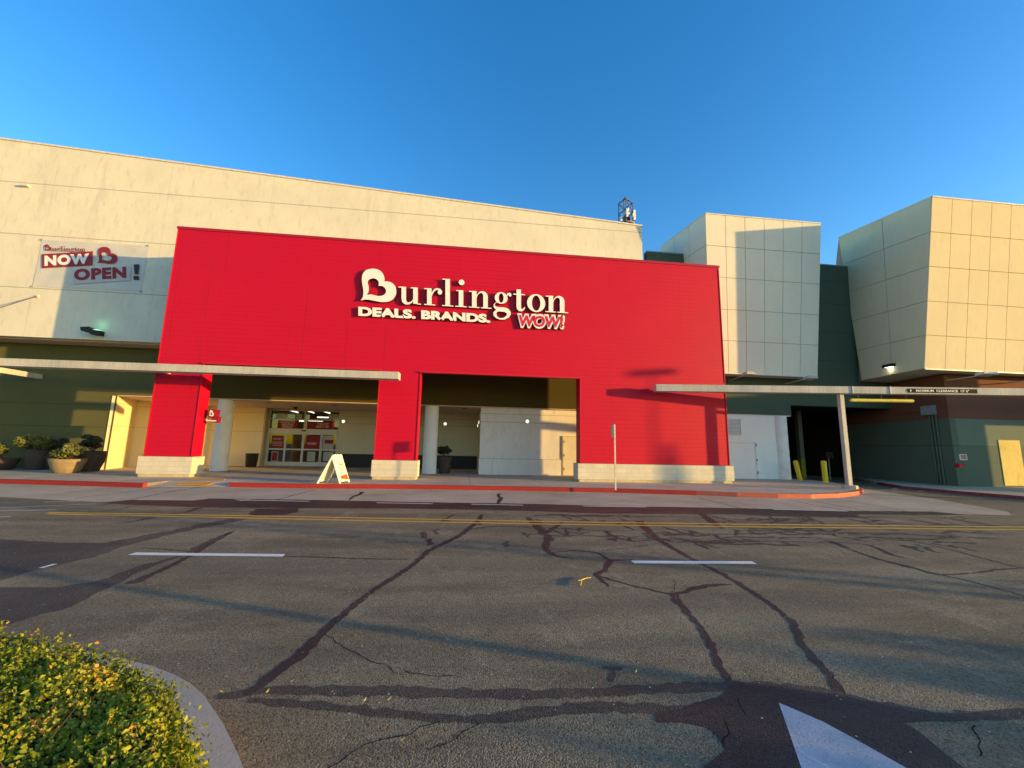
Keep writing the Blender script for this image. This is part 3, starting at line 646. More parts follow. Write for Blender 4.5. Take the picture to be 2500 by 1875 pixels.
for k, (a_, b_) in enumerate(((0, 1), (2, 3), (4, 5))):
    mb = MB(); mb.box(P_X[a_]-.12 if k != 1 else P_X[a_]-.05, P_X[b_]+.08 if k != 2 else P_X[b_]+.12, YF-.10, YB+.08, 0.27, 0.97)
    bb = mb.build('block_base', M['block'], store)
    mb = MB(); mb.box(P_X[a_]-.06 if k != 1 else P_X[a_], P_X[b_]+.02, YF-.06, YB+.04, 0.13, 0.268); mb.build('plinth', M['plinth'], bb)
# tall cream wall
zl, zr = F(-420, 286, YT).z, F(1567, 553, YT).z; xl, xr = -34.0, F(1568, 600, YT).x
zt0 = F(0, 340, YT); sl_ = (zr-zt0.z)/(xr-zt0.x); zl = zt0.z+sl_*(xl-zt0.x)
zb = F(200, 828, YT).z
mb = MB(); mb.hexa([(xl,YT,zb),(xr,YT,zb),(xr,YT+7,zb),(xl,YT+7,zb)], [(xl,YT,zl),(xr,YT,zr),(xr,YT+7,zr),(xl,YT+7,zl)])
tw = mb.build('tall_wall', M['tall'], store)
mb = MB(); mb.hexa([(xl,YT-.04,zl+.002),(xr+.04,YT-.04,zr+.002),(xr+.04,YT+.35,zr+.002),(xl,YT+.35,zl+.002)], [(xl,YT-.04,zl+.09),(xr+.04,YT-.04,zr+.09),(xr+.04,YT+.35,zr+.09),(xl,YT+.35,zl+.09)]); mb.build('coping', M['coping'], tw)
# green fascia and left green wall (same plane), soffit and entry recess
XL = -17.4
def seg(mb, p, q, z0, z1, th=0.2, side=1):
    p, q = Vector((p[0], p[1], 0)), Vector((q[0], q[1], 0)); t = (q-p).normalized(); n = Vector((-t.y, t.x, 0))*th*side
    mb.hexa([(p.x,p.y,z0),(q.x,q.y,z0),(q.x+n.x,q.y+n.y,z0),(p.x+n.x,p.y+n.y,z0)], [(p.x,p.y,z1),(q.x,q.y,z1),(q.x+n.x,q.y+n.y,z1),(p.x+n.x,p.y+n.y,z1)]); return mb
mb = MB(); mb.box(-45, XL, YG, YG+.02, 0.14, zb-.003)
mb.build('green_wall', M['green_l'], store)
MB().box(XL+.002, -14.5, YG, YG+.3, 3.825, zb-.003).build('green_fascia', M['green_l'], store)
MB().box(-14.498, 10.2, YG, YG+.3, 3.825, zb-.003).build('green_fascia', stucco('shaded_fascia_stucco', (0.080, 0.064, 0.018), 0.2, streak=False), store)  # darker copy of the olive stucco, shade behind the portal put into its colour
mb = MB(); mb.box(-45, 10.2, YT+.3, YG-.003, zb-.06, zb-.004); mb.build('overhang_soffit', M['soffit'], store)
mb = MB(); mb.box(-21, 10.2, YG+.304, YE+1.2, 3.78, 3.822); mb.box(XL+.003, 10.2, YG+.002, YG+.302, 3.78, 3.822); mb.box(-21, 10.2, YG+.302, YE+1.2, 4.6, 4.7)
sf = mb.build('entry_soffit', M['soffit'], store)
for (x_, y_) in [(656,984),(818,989),(1135,997)]:
    p = G(x_, y_, 3.775); MB().lathe([(0.001,-.012),(.13,-.012),(.15,0.0),(.15,.006)], (p.x, p.y, 3.772), 16).build('downlight', M['black'], sf)
p = G(722, 994, 3.77); MB().lathe([(0.001,-.13),(.09,-.10),(.11,-.03),(.14,-.02),(.14,0.0)], (p.x, p.y, 3.775), 14).build('dome_camera', M['black'], sf, smooth=True)
# entry walls
S0, S1, S1b, S2 = (XL, YG+.024), (-18.15, 25.2), (-15.6, 27.7), (-12.55, 27.7)
mb = MB(); seg(mb, S0, S1, 0.14, 3.777, side=1); seg(mb, (S1[0]+.002, S1[1]), S1b, 0.14, 3.777, side=1); seg(mb, (S1b[0]+.002, S1b[1]), S2, 0.14, 3.777, side=1); mb.build('cream_wall', M['cream'], store)
DX0, DX1, DY = -12.45, -8.05, 28.15
mb = MB(); mb.box(DX0-.3, DX0, S2[1]+.205, DY+.25, 0.14, 3.777); mb.box(-12.553, -12.45, 27.702, 27.90, 0.141, 3.776); mb.build('door_jamb', M['alu_tan'], store)
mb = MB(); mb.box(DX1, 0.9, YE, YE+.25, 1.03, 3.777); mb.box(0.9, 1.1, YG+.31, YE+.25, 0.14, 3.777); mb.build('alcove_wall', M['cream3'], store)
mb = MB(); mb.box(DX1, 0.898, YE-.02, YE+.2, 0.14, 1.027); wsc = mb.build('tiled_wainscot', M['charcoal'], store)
mb = MB(); mb.box(DX1, 0.898, YE-.05, YE-.021, 1.0, 1.05); mb.build('ledge', M['cream3'], wsc)
mb = MB(); mb.box(1.102, 10.2, YG+.15, YG+.40, 0.14, 3.777); mb.box(0.86, 1.1, YG+.15, YG+.308, 0.14, 3.777); mb.build('pale_wall', M['cream2'], store)
mb = MB(); mb.box(0.83, 5.55, YG+.11, YG+.148, 0.14, 1.02); mb.build('wall_base_course', M['cream2'], store)
p0, p1 = F(1376, 1067, YG+.12), F(1376, 1157, YG+.12)
dw = MB(); dw.box(p0.x, p0.x+1.0, YG+.10, YG+.147, 0.16, p0.z); d_ = dw.build('side_door', M['door_c'], store)
mb = MB(); mb.box(p0.x-.06, p0.x-.002, YG+.08, YG+.147, 0.16, p0.z+.06); mb.box(p0.x-.002, p0.x+1.06, YG+.08, YG+.147, p0.z+.002, p0.z+.06); mb.build('door_frame', M['panel_y'], d_)
mb = MB()
for z_ in (.5, 1.25, 2.0): mb.box(p0.x-.01, p0.x+.03, YG+.07, YG+.099, z_-.06, z_+.06)
mb.build('hinge', M['black'], d_)
# round white columns
for (x_, y_, zt) in ((-12.42, 23.15, 3.822), (-1.82, 23.15, 3.822)):
    MB().lathe([(.40,0.14),(.385,.3),(.37,zt-.2),(.37,zt-.05)], (x_, y_, 0), 40).build('round_column', M['colw'], store, smooth=True)
# ---- sliding entrance door
entry = MB()
def FX(x, y): return F(x, y, DY)
zh, zt_, zmid = 2.42, 3.30, 2.98
x0, x1 = DX0+.02, DX1-.02
fr = MB()
yy0, yy1 = DY-.05, DY+.05
fr.box(x0, x0+.07, yy0, yy1, .15, 3.70); fr.box(x1-.07, x1, yy0, yy1, .15, 3.70)
fr.box(x0+.072, x1-.072, yy0-.06, yy1, 2.28, 2.52)
xm = F(745, 1020, DY).x
fr.box(x0+.072, x1-.072, yy0, yy1, 3.10, 3.16); fr.box(xm-.035, xm+.035, yy0-.002, yy1, 2.522, 3.70); fr.box(x0+.072, x1-.072, yy0, yy1, 3.66, 3.702)
entd = fr.build('entrance_frame', M['alu'], store)
xs4 = [x0+.075]+[F(px_, 1100, DY).x for px_ in (695, 738.5, 783)]+[x1-.075]
for k in range(4):
    a_, b_ = xs4[k], xs4[k+1]; yo = DY-(.045 if k in (1, 2) else .0); lf = MB()
    w_ = .065
    lf.box(a_+.004, a_+w_, yo-.03, yo+.02, .17, 2.277); lf.box(b_-w_, b_-.004, yo-.03, yo+.02, .17, 2.277)
    for (z0, z1) in ((.17, .43), (1.17, 1.26), (2.16, 2.277)): lf.box(a_+w_+.001, b_-w_-.001, yo-.03, yo+.02, z0, z1)
    leaf = lf.build('door_leaf', M['alu'], store)
    MB().box(a_+w_, b_-w_, yo-.006, yo-.002, .43, 1.17).box(a_+w_, b_-w_, yo-.006, yo-.002, 1.26, 2.16).build('glass', M['glass'], leaf)
MB().box(x0+.07, xm-.036, DY-.006, DY, 2.52, 3.10).box(xm+.036, x1-.07, DY-.006, DY, 2.52, 3.10).box(x0+.07, xm-.036, DY-.006, DY, 3.16, 3.66).box(xm+.036, x1-.07, DY-.006, DY, 3.16, 3.66).build('transom_glass', M['glass'], entd)
sx = F(742, 1051, DY-.1).x; MB().box(sx-.14, sx+.14, yy0-.10, yy0-.062, 2.36, 2.44).build('door_sensor', M['black'], entd)
MB().box(DX0-.01, DX1+.01, DY-.05, DY+.05, 3.703, 3.776).build('door_head', M['alu_tan'], entd)
# shop interior
mb = MB(); mb.box(-22, 4, DY+.26, 46, -.1, .14); mb.build('shop_floor', M['tile'], store)
mb = MB(); mb.box(-22, 4, 46, 46.2, .14, 5.2); mb.box(-22.2, -22, DY+.26, 46, .14, 5.2); mb.box(4, 4.2, DY+.26, 46, .14, 5.2); mb.box(-22, 4, DY+.26, 46, 5.2, 5.3); mb.box(-22, DX0-.31, DY+.1, DY+.25, .15, 5.2); mb.box(DX0-.3, DX1+.002, DY+.06, DY+.25, 3.78, 5.2); mb.box(DX1+.003, 4, YE+.27, YE+.5, .15, 5.2); mb.build('shop_interior', M['room'], store)
tubes = [((708,1002),(728,1007)), ((750,1003),(767,1008)), ((791,1004.5),(806,1009)), ((775,1018.5),(829,1020)), ((731,1027.5),(742,1028)), ((754,1028.5),(788,1029.2))]
for i, (a_, b_) in enumerate(tubes):
    zc = 4.9 if i < 3 else 4.4; p, q = G(a_[0], a_[1], zc), G(b_[0], b_[1], zc)
    if p.y > 45 or q.y > 45: p, q = F(a_[0], a_[1], 42), F(b_[0], b_[1], 42)
    t_ = MB().bar(p, q, .12, .10).build('light_tube', M['tube'], store)
# shelving glimpsed inside
mb = MB()
for (x_, y_, h_) in [(-13, 34, 1.6), (-10.6, 36, 1.5), (-8.3, 33.5, 1.7), (-15, 38, 1.9)]:
    mb.box(x_-.9, x_+.9, y_, y_+.5, .14, h_)
mb.build('display_rack', M['poster_r'], store)
# posters on the glass (flat sheets)
def sheet(px0, px1, z0, z1, mat, dy=.012, name='poster', parent=None, Y=DY):
    a_, b_ = F(px0, 1090, Y).x, F(px1, 1090, Y).x
    return MB().box(a_, b_, Y-dy-.008, Y-dy-.004, z0, z1).build(name, mat, parent)
def flat(px, py, w, h, Yp, mat, parent, name='poster'):
    p = F(px, py, Yp); return MB().box(p.x-w/2, p.x+w/2, Yp-.004, Yp, p.z-h/2, p.z+h/2).build(name, mat, parent)
def on(body, px0, px1, py_base, h, Yp, mat, parent, bold=.02, slope=0.0):
    a_, b_ = F(px0, py_base, Yp), F(px1, py_base, Yp); b_ = Vector((b_.x, b_.y, a_.z)); return text(body, a_, b_, a_+Vector((0,0,h)), mat, parent, depth=.002, lift=.001, bold=bold)
YP = DY-.06
pst = []
def poster(px0, px1, py0, py1, mat, Yp, label):
    a_, b_ = F(px0, py1, Yp), F(px1, py0, Yp); c_ = F(px0, py0, Yp)
    o = MB().box(a_.x, b_.x, Yp-.004, Yp, a_.z, c_.z).build('poster', mat); tag(o, label, 'poster', 'posters on the entrance glass'); return o
P1 = poster(677, 728, 1026, 1046.5, M['poster_r'], DY-.012, 'red transom poster asking about amazing deals, upper left over the sliding doors')
on('LOOKING FOR', 684, 720, 1032, .12, DY-.017, M['poster_t'], P1); on('AMAZING', 687, 717, 1038.5, .15, DY-.017, M['poster_t'], P1); on('DEALS?', 689, 714, 1044.5, .15, DY-.017, M['poster_t'], P1)
P2 = poster(748, 812, 1028, 1048.5, M['poster_r'], DY-.012, 'red transom poster inviting shoppers right in, upper right over the sliding doors')
on('THEN STEP', 774, 802, 1037, .12, DY-.017, M['poster_t'], P2); on('RIGHT IN!', 772, 802, 1044, .15, DY-.017, M['poster_t'], P2)
P3 = poster(661, 693, 1063, 1096, M['poster_r'], DY-.012, 'square dark red poster on the leftmost door panel, above the small white framed notice')
on('NOW OPEN', 667, 686, 1073, .10, DY-.017, M['poster_t'], P3)
for k in range(3): on('MMMMM', 665, 688, 1080+4*k, .05, DY-.017, M['poster_t'], P3)
P4 = poster(744, 782, 1064, 1096, M['poster_r'], DY-.056, 'square red poster on the right sliding leaf of the entrance'); on('WOW', 750, 772, 1086, .16, DY-.061, M['poster_t'], P4)
P5 = poster(787, 816, 1064, 1097, M['poster_w'], DY-.012, 'white notice with a red band on the rightmost door panel')
a_, b_ = F(792, 1083, DY-.017), F(814, 1074, DY-.017); MB().box(a_.x, b_.x, DY-.02, DY-.017, a_.z, b_.z).build('band', M['poster_r'], P5)
P6 = poster(661, 680, 1102, 1126, M['poster_w'], DY-.012, 'small white framed notice with a red centre low on the leftmost door panel')
a_, b_ = F(663, 1124, DY-.017), F(678, 1104, DY-.017); MB().box(a_.x, b_.x, DY-.02, DY-.017, a_.z, b_.z).build('notice', M['poster_r'], P6)
P7 = poster(749, 770, 1103, 1126, M['poster_w'], DY-.056, 'pale sheet listing hours low on the right sliding leaf')
for k in range(6):
    a_ = F(752, 1107+3.2*k, DY-.061); MB().box(a_.x, a_.x+.3, DY-.064, DY-.061, a_.z-.015, a_.z+.015).build('text_row', M['grey'], P7)
P8 = poster(788, 812, 1103, 1126, M['poster_w'], DY-.012, 'pale sheet low on the rightmost door panel behind the sandwich board')
P9 = poster(802, 829, 1011, 1023, M['poster_w'], DY-.012, 'pale house number plate in the upper right transom pane'); on('3050', 806, 827, 1018, .17, DY-.017, M['ink_g'], P9)
P10 = poster(673, 702, 1009, 1021, M['poster_w'], DY-.012, 'pale green sheet for reflected sky in the upper left transom pane, the wider of two')  # blank sheets put in for the sky's reflection on the panes
P11 = poster(724, 738, 1010, 1022, M['poster_w'], DY-.012, 'pale green sheet for reflected sky in the upper left transom pane, the narrower of two')
# ================================================================== RIGHT WING (mall)
mall = thing('mall_wing', (20, 22, 0), 'dark green shopping centre wing with two leaning tan blocks right of the red portal', 'building')
YM = 22.2
zd = F(1600, 616, YM).z; zd2 = F(2040, 650, YM).z; zd = (zd+zd2)/2
mb = MB(); mb.box(10.4, 18.95, YM, YM+.4, 3.79, zd); mb.box(18.952, 26.4, YM, YM+.4, 4.41, zd); mb.box(10.4, 18.95, YM+.4, YM+5, 5.0, 5.1)
mb.build('dark_green_wall', M['teal'], mall)
mb = MB(); mb.box(10.4, 26.4, YM-.03, YM+.43, zd+.002, zd+.07); mb.build('coping', M['grey'], mall)
mb = MB(); mb.box(10.3, 18.15, YM+.05, YM+.35, .14, 3.74); lw = mb.build('white_wall', M['white'], mall)
mb = MB(); mb.box(10.3, 18.9, YM+.002, YM+.5, 3.742, 3.788); mb.build('soffit_band', M['coping'], mall)
MB().lathe([(.43,.14),(.42,.5),(.41,3.7),(.41,3.741)], (18.28, YM+.22, 0), 40).build('round_column', M['colw'], mall, smooth=True)
a_, b_ = F(1845, 1079, YM), F(1895, 1080, YM)
sd = MB().box(a_.x, b_.x, YM+.01, YM+.045, .16, a_.z).build('service_door', M['door'], mall)
mb = MB()
for z_ in (.5, 1.2, 2.05): mb.box(a_.x+.0, a_.x+.04, YM-.012, YM+.008, z_-.07, z_+.07)
mb.build('hinge', M['black'], sd)
MB().box(a_.x-.05, b_.x+.05, YM+.03, YM+.049, .15, a_.z+.05).build('door_frame', M['colw'], sd)
a_, b_ = F(1776, 1023, YM), F(1809, 1061, YM)
lv = MB(); lv.box(a_.x-.1, b_.x, YM+.02, YM+.048, b_.z, a_.z); lo = lv.build('louver_vent', M['grey'], mall)
mb = MB(); n_ = 11
for k in range(n_):
    z_ = b_.z+.05+(a_.z-b_.z-.1)*k/(n_-1); mb.hexa([(a_.x-.1,YM-.02,z_-.02),(b_.x-.03,YM-.02,z_-.02),(b_.x-.03,YM+.015,z_+.02),(a_.x-.1,YM+.015,z_+.02)], [(a_.x-.1,YM-.02,z_-.008),(b_.x-.03,YM-.02,z_-.008),(b_.x-.03,YM+.015,z_+.032),(a_.x-.1,YM+.015,z_+.032)])
mb.build('slats', M['colw'], lo)
MB().box(b_.x+.001, b_.x+.05, YM-.02, YM+.048, b_.z-.05, a_.z+.05).box(a_.x-.1, b_.x, YM-.02, YM+.048, b_.z-.05, b_.z-.001).box(a_.x-.1, b_.x, YM-.02, YM+.048, a_.z+.001, a_.z+.05).build('vent_frame', M['colw'], lo)
# dark passage
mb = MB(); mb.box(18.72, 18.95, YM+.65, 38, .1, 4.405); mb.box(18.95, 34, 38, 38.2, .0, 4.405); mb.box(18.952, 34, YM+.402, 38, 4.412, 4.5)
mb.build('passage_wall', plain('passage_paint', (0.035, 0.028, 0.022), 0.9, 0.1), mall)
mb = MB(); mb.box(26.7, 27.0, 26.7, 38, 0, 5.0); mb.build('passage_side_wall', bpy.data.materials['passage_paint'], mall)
# leaning clad blocks, built as real panels over a backing
def aperture(px, py, Yc): p = F(px, py, Yc); return (p.z-EYE)/Yc
def clad_block(name, CM, A, B, C_, D, cols, rows, back_top, back_bot, side_cols, side_rows, far_back):
    """front corners A bottom-left, B bottom-right, C_ top-right, D top-left; left side goes to back_bot/back_top"""
    A, B, C_, D = map(Vector, (A, B, C_, D)); bt, bb = Vector(back_top), Vector(back_bot)
    fbr = B+Vector((0, far_back, 0)); ftr = C_+Vector((0, far_back, 0)); fbl = bb+Vector((2.8, far_back-(bb.y-A.y), 0)); ftl = bt+Vector((2.8, far_back-(bt.y-D.y), 0))
    ctr = (A+B+C_+D)/4
    body = MB(); body.add([A,B,C_,D,bb,bt,fbr,ftr,fbl,ftl], [(0,1,2,3),(0,3,5,4),(1,6,7,2),(4,5,9,8),(8,9,7,6)], 0)
    body.add([A,B,C_,D,bb,bt,fbr,ftr,fbl,ftl], [(0,4,8,6,1),(3,2,7,9,5)], 1)
    o = body.build('clad_volume', [M['clad_joint'], CM], mall)
    def panels(nm, a, b, c, d, cols, rows, n):
        mb = MB(); n = n.normalized(); g_ = .013; th = .025
        lerp = lambda u, v_: (a.lerp(b, u)).lerp(d.lerp(c, u), v_)
        W_ = (b-a).length; H_ = (d-a).length
        for i in range(len(cols)-1):
            for j in range(len(rows)-1):
                u0, u1, v0, v1 = cols[i]+g_/W_*(i > 0), cols[i+1]-g_/W_*(i < len(cols)-2), rows[j]+g_/H_*(j > 0), rows[j+1]-g_/H_*(j < len(rows)-2)
                q = [lerp(u0, v0), lerp(u1, v0), lerp(u1, v1), lerp(u0, v1)]
                mb.hexa([k+n*.001 for k in q], [k+n*th for k in q])
        return mb.build(nm, CM, mall)
    nf = (B-A).cross(D-A); nf = nf if nf.y < 0 else -nf
    panels('front_cladding', A, B, C_, D, cols, rows, nf)
    ns = (bb-A).cross(D-A); ns = ns if ns.x < 0 else -ns
    panels('side_cladding', A, bb, bt, D, side_cols, side_rows, ns)
    tr = MB(); tr.bar(D+nf.normalized()*.01, C_+nf.normalized()*.01, .08, .06); tr.bar(D, bt, .08, .06); tr.build('parapet_trim', M['coping'], mall)
    bt_ = MB(); bt_.bar(A+nf.normalized()*.02+Vector((0,0,-.03)), B+nf.normalized()*.02+Vector((0,0,-.03)), .08, .06); bt_.build('drip_edge', M['coping'], mall)
    return o
def rowfrac(pix, zb_, zt_, Yb, Yt):
    out = []
    for (x_, y_) in pix:
        ak = aperture(x_, y_, 1.0); k = (Yt-Yb)/(zt_-zb_)
        z_ = (EYE+ak*(Yb-k*zb_))/(1-ak*k); out.append((z_-zb_)/(zt_-zb_))
    return out
MYb, MYt = 21.2, 20.16
mA, mB = F(1761.5, 910.8, MYb), F(1994.8, 919, MYb); mD, mC = F(1721.5, 519, MYt), F(2003.4, 546, MYt)
mA.x = 13.25*1.05-0.30+0.0; 
mA = Vector((mD.x*MYb/MYt*0.985, MYb, 5.98)); mB.z = 5.98; mD.z = mC.z = 14.80
mr = [0.0]+rowfrac([(1763,830.8),(1764.2,754.9),(1766,677.6),(1767.8,602.2)], 5.98, 14.80, MYb, MYt)+[1.0]
mbt = G(1613, 603, 14.80); sdir = Vector((mbt.x-mD.x, mbt.y-mD.y, 0))
mbb = mA+sdir*1.0
srow = [0.0]+mr[1:5]+[1.0]
clad_block('block', M['clad'], mA, mB, mC, mD, [i/6 for i in range(7)], mr, mbt, mbb, [0, .33, .66, 1], srow, 9.0)
RYb, RYt = 18.05, 16.83
rA, rD = F(2256, 899, RYb), F(2275, 480, RYt); rA.z = 6.0; rD.z = 14.65
wR = 12.5; rB, rC = rA+Vector((wR, 0, 0)), rD+Vector((wR, 0, 0))
rr = [0.0]+rowfrac([(2258.5,818),(2263.7,735),(2267.6,650.5),(2270.6,566)], 6.0, 14.65, RYb, RYt)+[1.0]
rbb = G(2105, 928, 6.0); rbt = PL(2048, 580, rA, rD, rbb)
cw = F(2324, 484, RYt).x-rD.x
nc = int(wR/cw); cols = [i*cw/wR for i in range(nc+1)]+[1.0]
clad_block('block', M['clad2'], rA, rB, rC, rD, cols, rr, rbt, rbb, [0, .47, 1.0], rr, 9.0)
# brown / green wall
ZTB = 5.955
def wallseg(mat_list, a, b, zs, name):
    for (z0, z1, mt, nm) in zs:
        mb = MB(); seg(mb, a, b, z0, z1, .3, 1); o = mb.build(nm, mt, mall)
zsplit = F(2318, 1021, RA.y).z; zs2 = F(2328, 1089, RA.y).z
ra, rb, rc_ = (RA.x, RA.y), (RB.x, RB.y), (RC.x, RC.y)
wallseg(None, rb, ra, [(0.12, zsplit-.002, M['teal2'], 'green_side_wall'), (zsplit, ZTB, M['brown'], 'brown_side_wall')], '')
mb = MB(); mb.hexa([(RA.x+.002,RA.y,zsplit),(RC.x,RC.y,zsplit),(RC.x,RC.y+.3,zsplit),(RA.x+.3,RA.y+.3,zsplit)], [(RA.x+.002,RA.y,ZTB),(RC.x,RC.y,ZTB),(RC.x,RC.y+.3,ZTB),(RA.x+.3,RA.y+.3,ZTB)]); mb.build('brown_front_wall', M['brown'], mall)
mb = MB(); mb.hexa([(RA.x+.002,RA.y,.12),(RC.x,RC.y,.12),(RC.x,RC.y+.3,.12),(RA.x+.3,RA.y+.3,.12)], [(RA.x+.002,RA.y,zs2),(RC.x,RC.y,zs2),(RC.x,RC.y+.3,zs2),(RA.x+.3,RA.y+.3,zs2)]); mb.build('green_front_wall', M['teal2'], mall)
zz = zsplit-.002
mb = MB(); mb.hexa([(RA.x+.002,RA.y,zs2+.002),(RC.x,RC.y,zs2+.002),(RC.x,RC.y+.3,zs2+.002),(RA.x+.3,RA.y+.3,zs2+.002)], [(RA.x+.002,RA.y,zz),(RC.x,RC.y,zz),(RC.x,RC.y+.3,zz),(RA.x+.3,RA.y+.3,zz)]); mb.build('upper_green_wall', M['teal3'], mall)
# cream board on the far right
YR = RA.y-.06
a_, b_ = F(2436, 1074, YR), F(2453, 1184, YR)
tag(MB().box(a_.x, a_.x+3.2, YR-.02, YR+.0, .2, a_.z).build('wall_board', M['panel_y']), 'sunlit yellow cream board fixed low on the green wall at the right edge', 'board')
# unseen pier and beam further right, added and sized to shade this wall
mb = MB(); mb.box(34.0, 36.0, 12.2, 15.3, 0, 6.55); mb.build('shade_pier', M['brown'], mall)
mb = MB(); mb.box(33.0, 46.0, 15.2, 16.0, 4.15, 5.9); mb.build('shade_lintel', M['brown'], mall)
# ================================================================== STORE SIGN
def fmap(cx, cy): return F(850+cx*0.27125, 600+cy*0.27125, YF-.155)
sgn = thing('store_sign', (0, YF, 8), 'big white letters with a heart shaped first letter on the red portal, tagline below', 'sign')
nY = Vector((0, 1, 0))
DP = .145
h_ = shape_mesh('heart_letter', [[tuple(p) for p in smooth_loop(HEART_O, 4)], [tuple(p) for p in smooth_loop(HEART_I, 4)]], fmap, M['sign_w'], sgn, -DP, -nY, lift=0.0, ret=M['sign_ret'])
for w_, (ch, X0) in enumerate(zip(WORD, WX)):
    for k, sh in enumerate(GL[ch][1]):
        loops = sh
        def mp(u, v_, X0=X0): x = X0+u; yb_, yx_ = ybase(x), yxh(x); return fmap(x, yb_+v_*(yx_-yb_))
        off = 0.0015*k
        o = shape_mesh('letter', loops, mp, M['sign_w'], None, -(DP-off), -nY, lift=-off, ret=M['sign_ret'])
        if k == 0: first = o
        else:
            bm = bmesh.new(); bm.from_mesh(first.data); bm.from_mesh(o.data); bm.to_mesh(first.data); bm.free(); bpy.data.objects.remove(o)
    first.parent = sgn; first.matrix_parent_inverse = sgn.matrix_basis.inverted()
def crop(x, y, d=0.0): return F(850+x*0.27125, 600+y*0.27125, YF-d)
text('DEALS.', crop(98,640,.0), crop(612,667,.0), crop(98,556,.0), M['sign_w'], sgn, 'tagline', depth=.13, lift=.01, bold=.054, ret=M['sign_ret'])
text('BRANDS.', crop(660,668,.0), crop(1278,703,.0), crop(660,588,.0), M['sign_w'], sgn, 'tagline', depth=.13, lift=.01, bold=.054, ret=M['sign_ret'])
text('WOW!', crop(1530,748,.0), crop(1955,762,.0), crop(1518,614,.0), M['sign_w'], sgn, 'tagline_plate', depth=.13, lift=.01, bold=.10, shear=.22, ret=M['sign_ret'])
text('WOW!', crop(1545,732,.0), crop(1940,748,.0), crop(1533,630,.0), M['sign_r'], sgn, 'tagline', depth=.012, lift=.141, bold=.035, shear=.22)
# ---- banner
ban = thing('banner', (-18, YT, 9), 'pale grand opening banner with red writing and a heart on the cream wall', 'banner')
BY = YT-.05
def bc(x, y, d=0.0): return F(x*0.28331, 500+y*0.28331, BY-d)
q = [bc(275,700), bc(1210,745), bc(1275,350), bc(357,298)]
mb = MB(); nx, nz = 36, 14; vs = []
for j in range(nz+1):
    for i in range(nx+1):
        u, w_ = i/nx, j/nz; p = q[0].lerp(q[1], u).lerp(q[3].lerp(q[2], u), w_)
        dd = .4*(.012*math.sin(9*u+5*w_)*math.sin(7*w_-3*u)+.03*max(0, 1-((u-.05)**2*30+(w_-.2)**2*6))*math.sin(30*(u-w_*.3))+.025*max(0, w_-.72)*math.sin(26*u+14*w_)*3)
        vs.append((p.x, BY+.035+dd*.8, p.z))
mb.add(vs, [(j*(nx+1)+i, j*(nx+1)+i+1, (j+1)*(nx+1)+i+1, (j+1)*(nx+1)+i) for j in range(nz) for i in range(nx)])
mb.build('vinyl', M['ban'], ban, smooth=True)
def bpoly(pts, mat, d, name='print'):
    return MB().prism([bc(x, y, d) for x, y in pts], (0, .003, 0)).build(name, mat, ban)
bpoly([(360,545),(362,425),(800,400),(795,520)], M['ban_r'], .004, 'red_box')
bpoly([(630,683),(632,565),(1130,532),(1122,652)], M['ban2'], .004, 'pale_box')
text('NOW', bc(384,528,.005), bc(768,508,.005), bc(384,438,.005), M['sign_w'], ban, depth=.003, bold=.06, space=1.12)
text('OPEN', bc(638,655,.005), bc(1090,632,.005), bc(638,553,.005), M['ban_r'], ban, depth=.003, bold=.06, space=1.12)
bpoly([(1151,513),(1201,513),(1192,598),(1160,598)], M['ban_k'], .006, 'mark'); bpoly([(1150,612),(1196,612),(1196,647),(1150,645)], M['ban_k'], .006, 'mark')
def hmap(cx, cy): u = (cx-115)/318.0; w_ = (507-cy)/300.0; return bc(842+170*u, 508-146*w_-0*u, .006)
shape_mesh('heart', [[tuple(p) for p in smooth_loop(HEART_O, 4)], [tuple(p) for p in smooth_loop(HEART_I, 4)]], hmap, M['ban_r'], ban, .003, -nY, lift=.0)
def small_word(parent, mat, mapf, d):
    objs = [shape_mesh('word', [[tuple(p) for p in smooth_loop(HEART_O, 3)], [tuple(p) for p in smooth_loop(HEART_I, 3)]], mapf, mat, None, d, -nY, lift=0)]
    for ch, X0 in zip(WORD, WX):
        for k, sh in enumerate(GL[ch][1]):
            def mp(u, v_, X0=X0): return mapf(X0+u, 530-v_*158)
            objs.append(shape_mesh('word', sh, mp, mat, None, d, -nY, lift=.0006*k))
    bm = bmesh.new()
    for o in objs: bm.from_mesh(o.data)
    me = bpy.data.meshes.new('word'); bm.to_mesh(me); bm.free(); me.materials.append(mat)
    for o in objs: bpy.data.objects.remove(o)
    o = bpy.data.objects.new('word', me); COL.objects.link(o)
    if parent is not None: o.parent = parent; o.matrix_parent_inverse = parent.matrix_basis.inverted()
    return o
small_word(ban, M['ban_r'], lambda cx, cy: bc(383+353*(cx-115)/1860.0, 341+(cy-207)*0.175+ (cx-115)*0.004, .006), .003)
mb = MB()
for c_ in q: mb.box(c_.x-.03, c_.x+.03, BY-.01, BY+.05, c_.z-.03, c_.z+.03)
mb.build('grommet', M['grey'], ban)
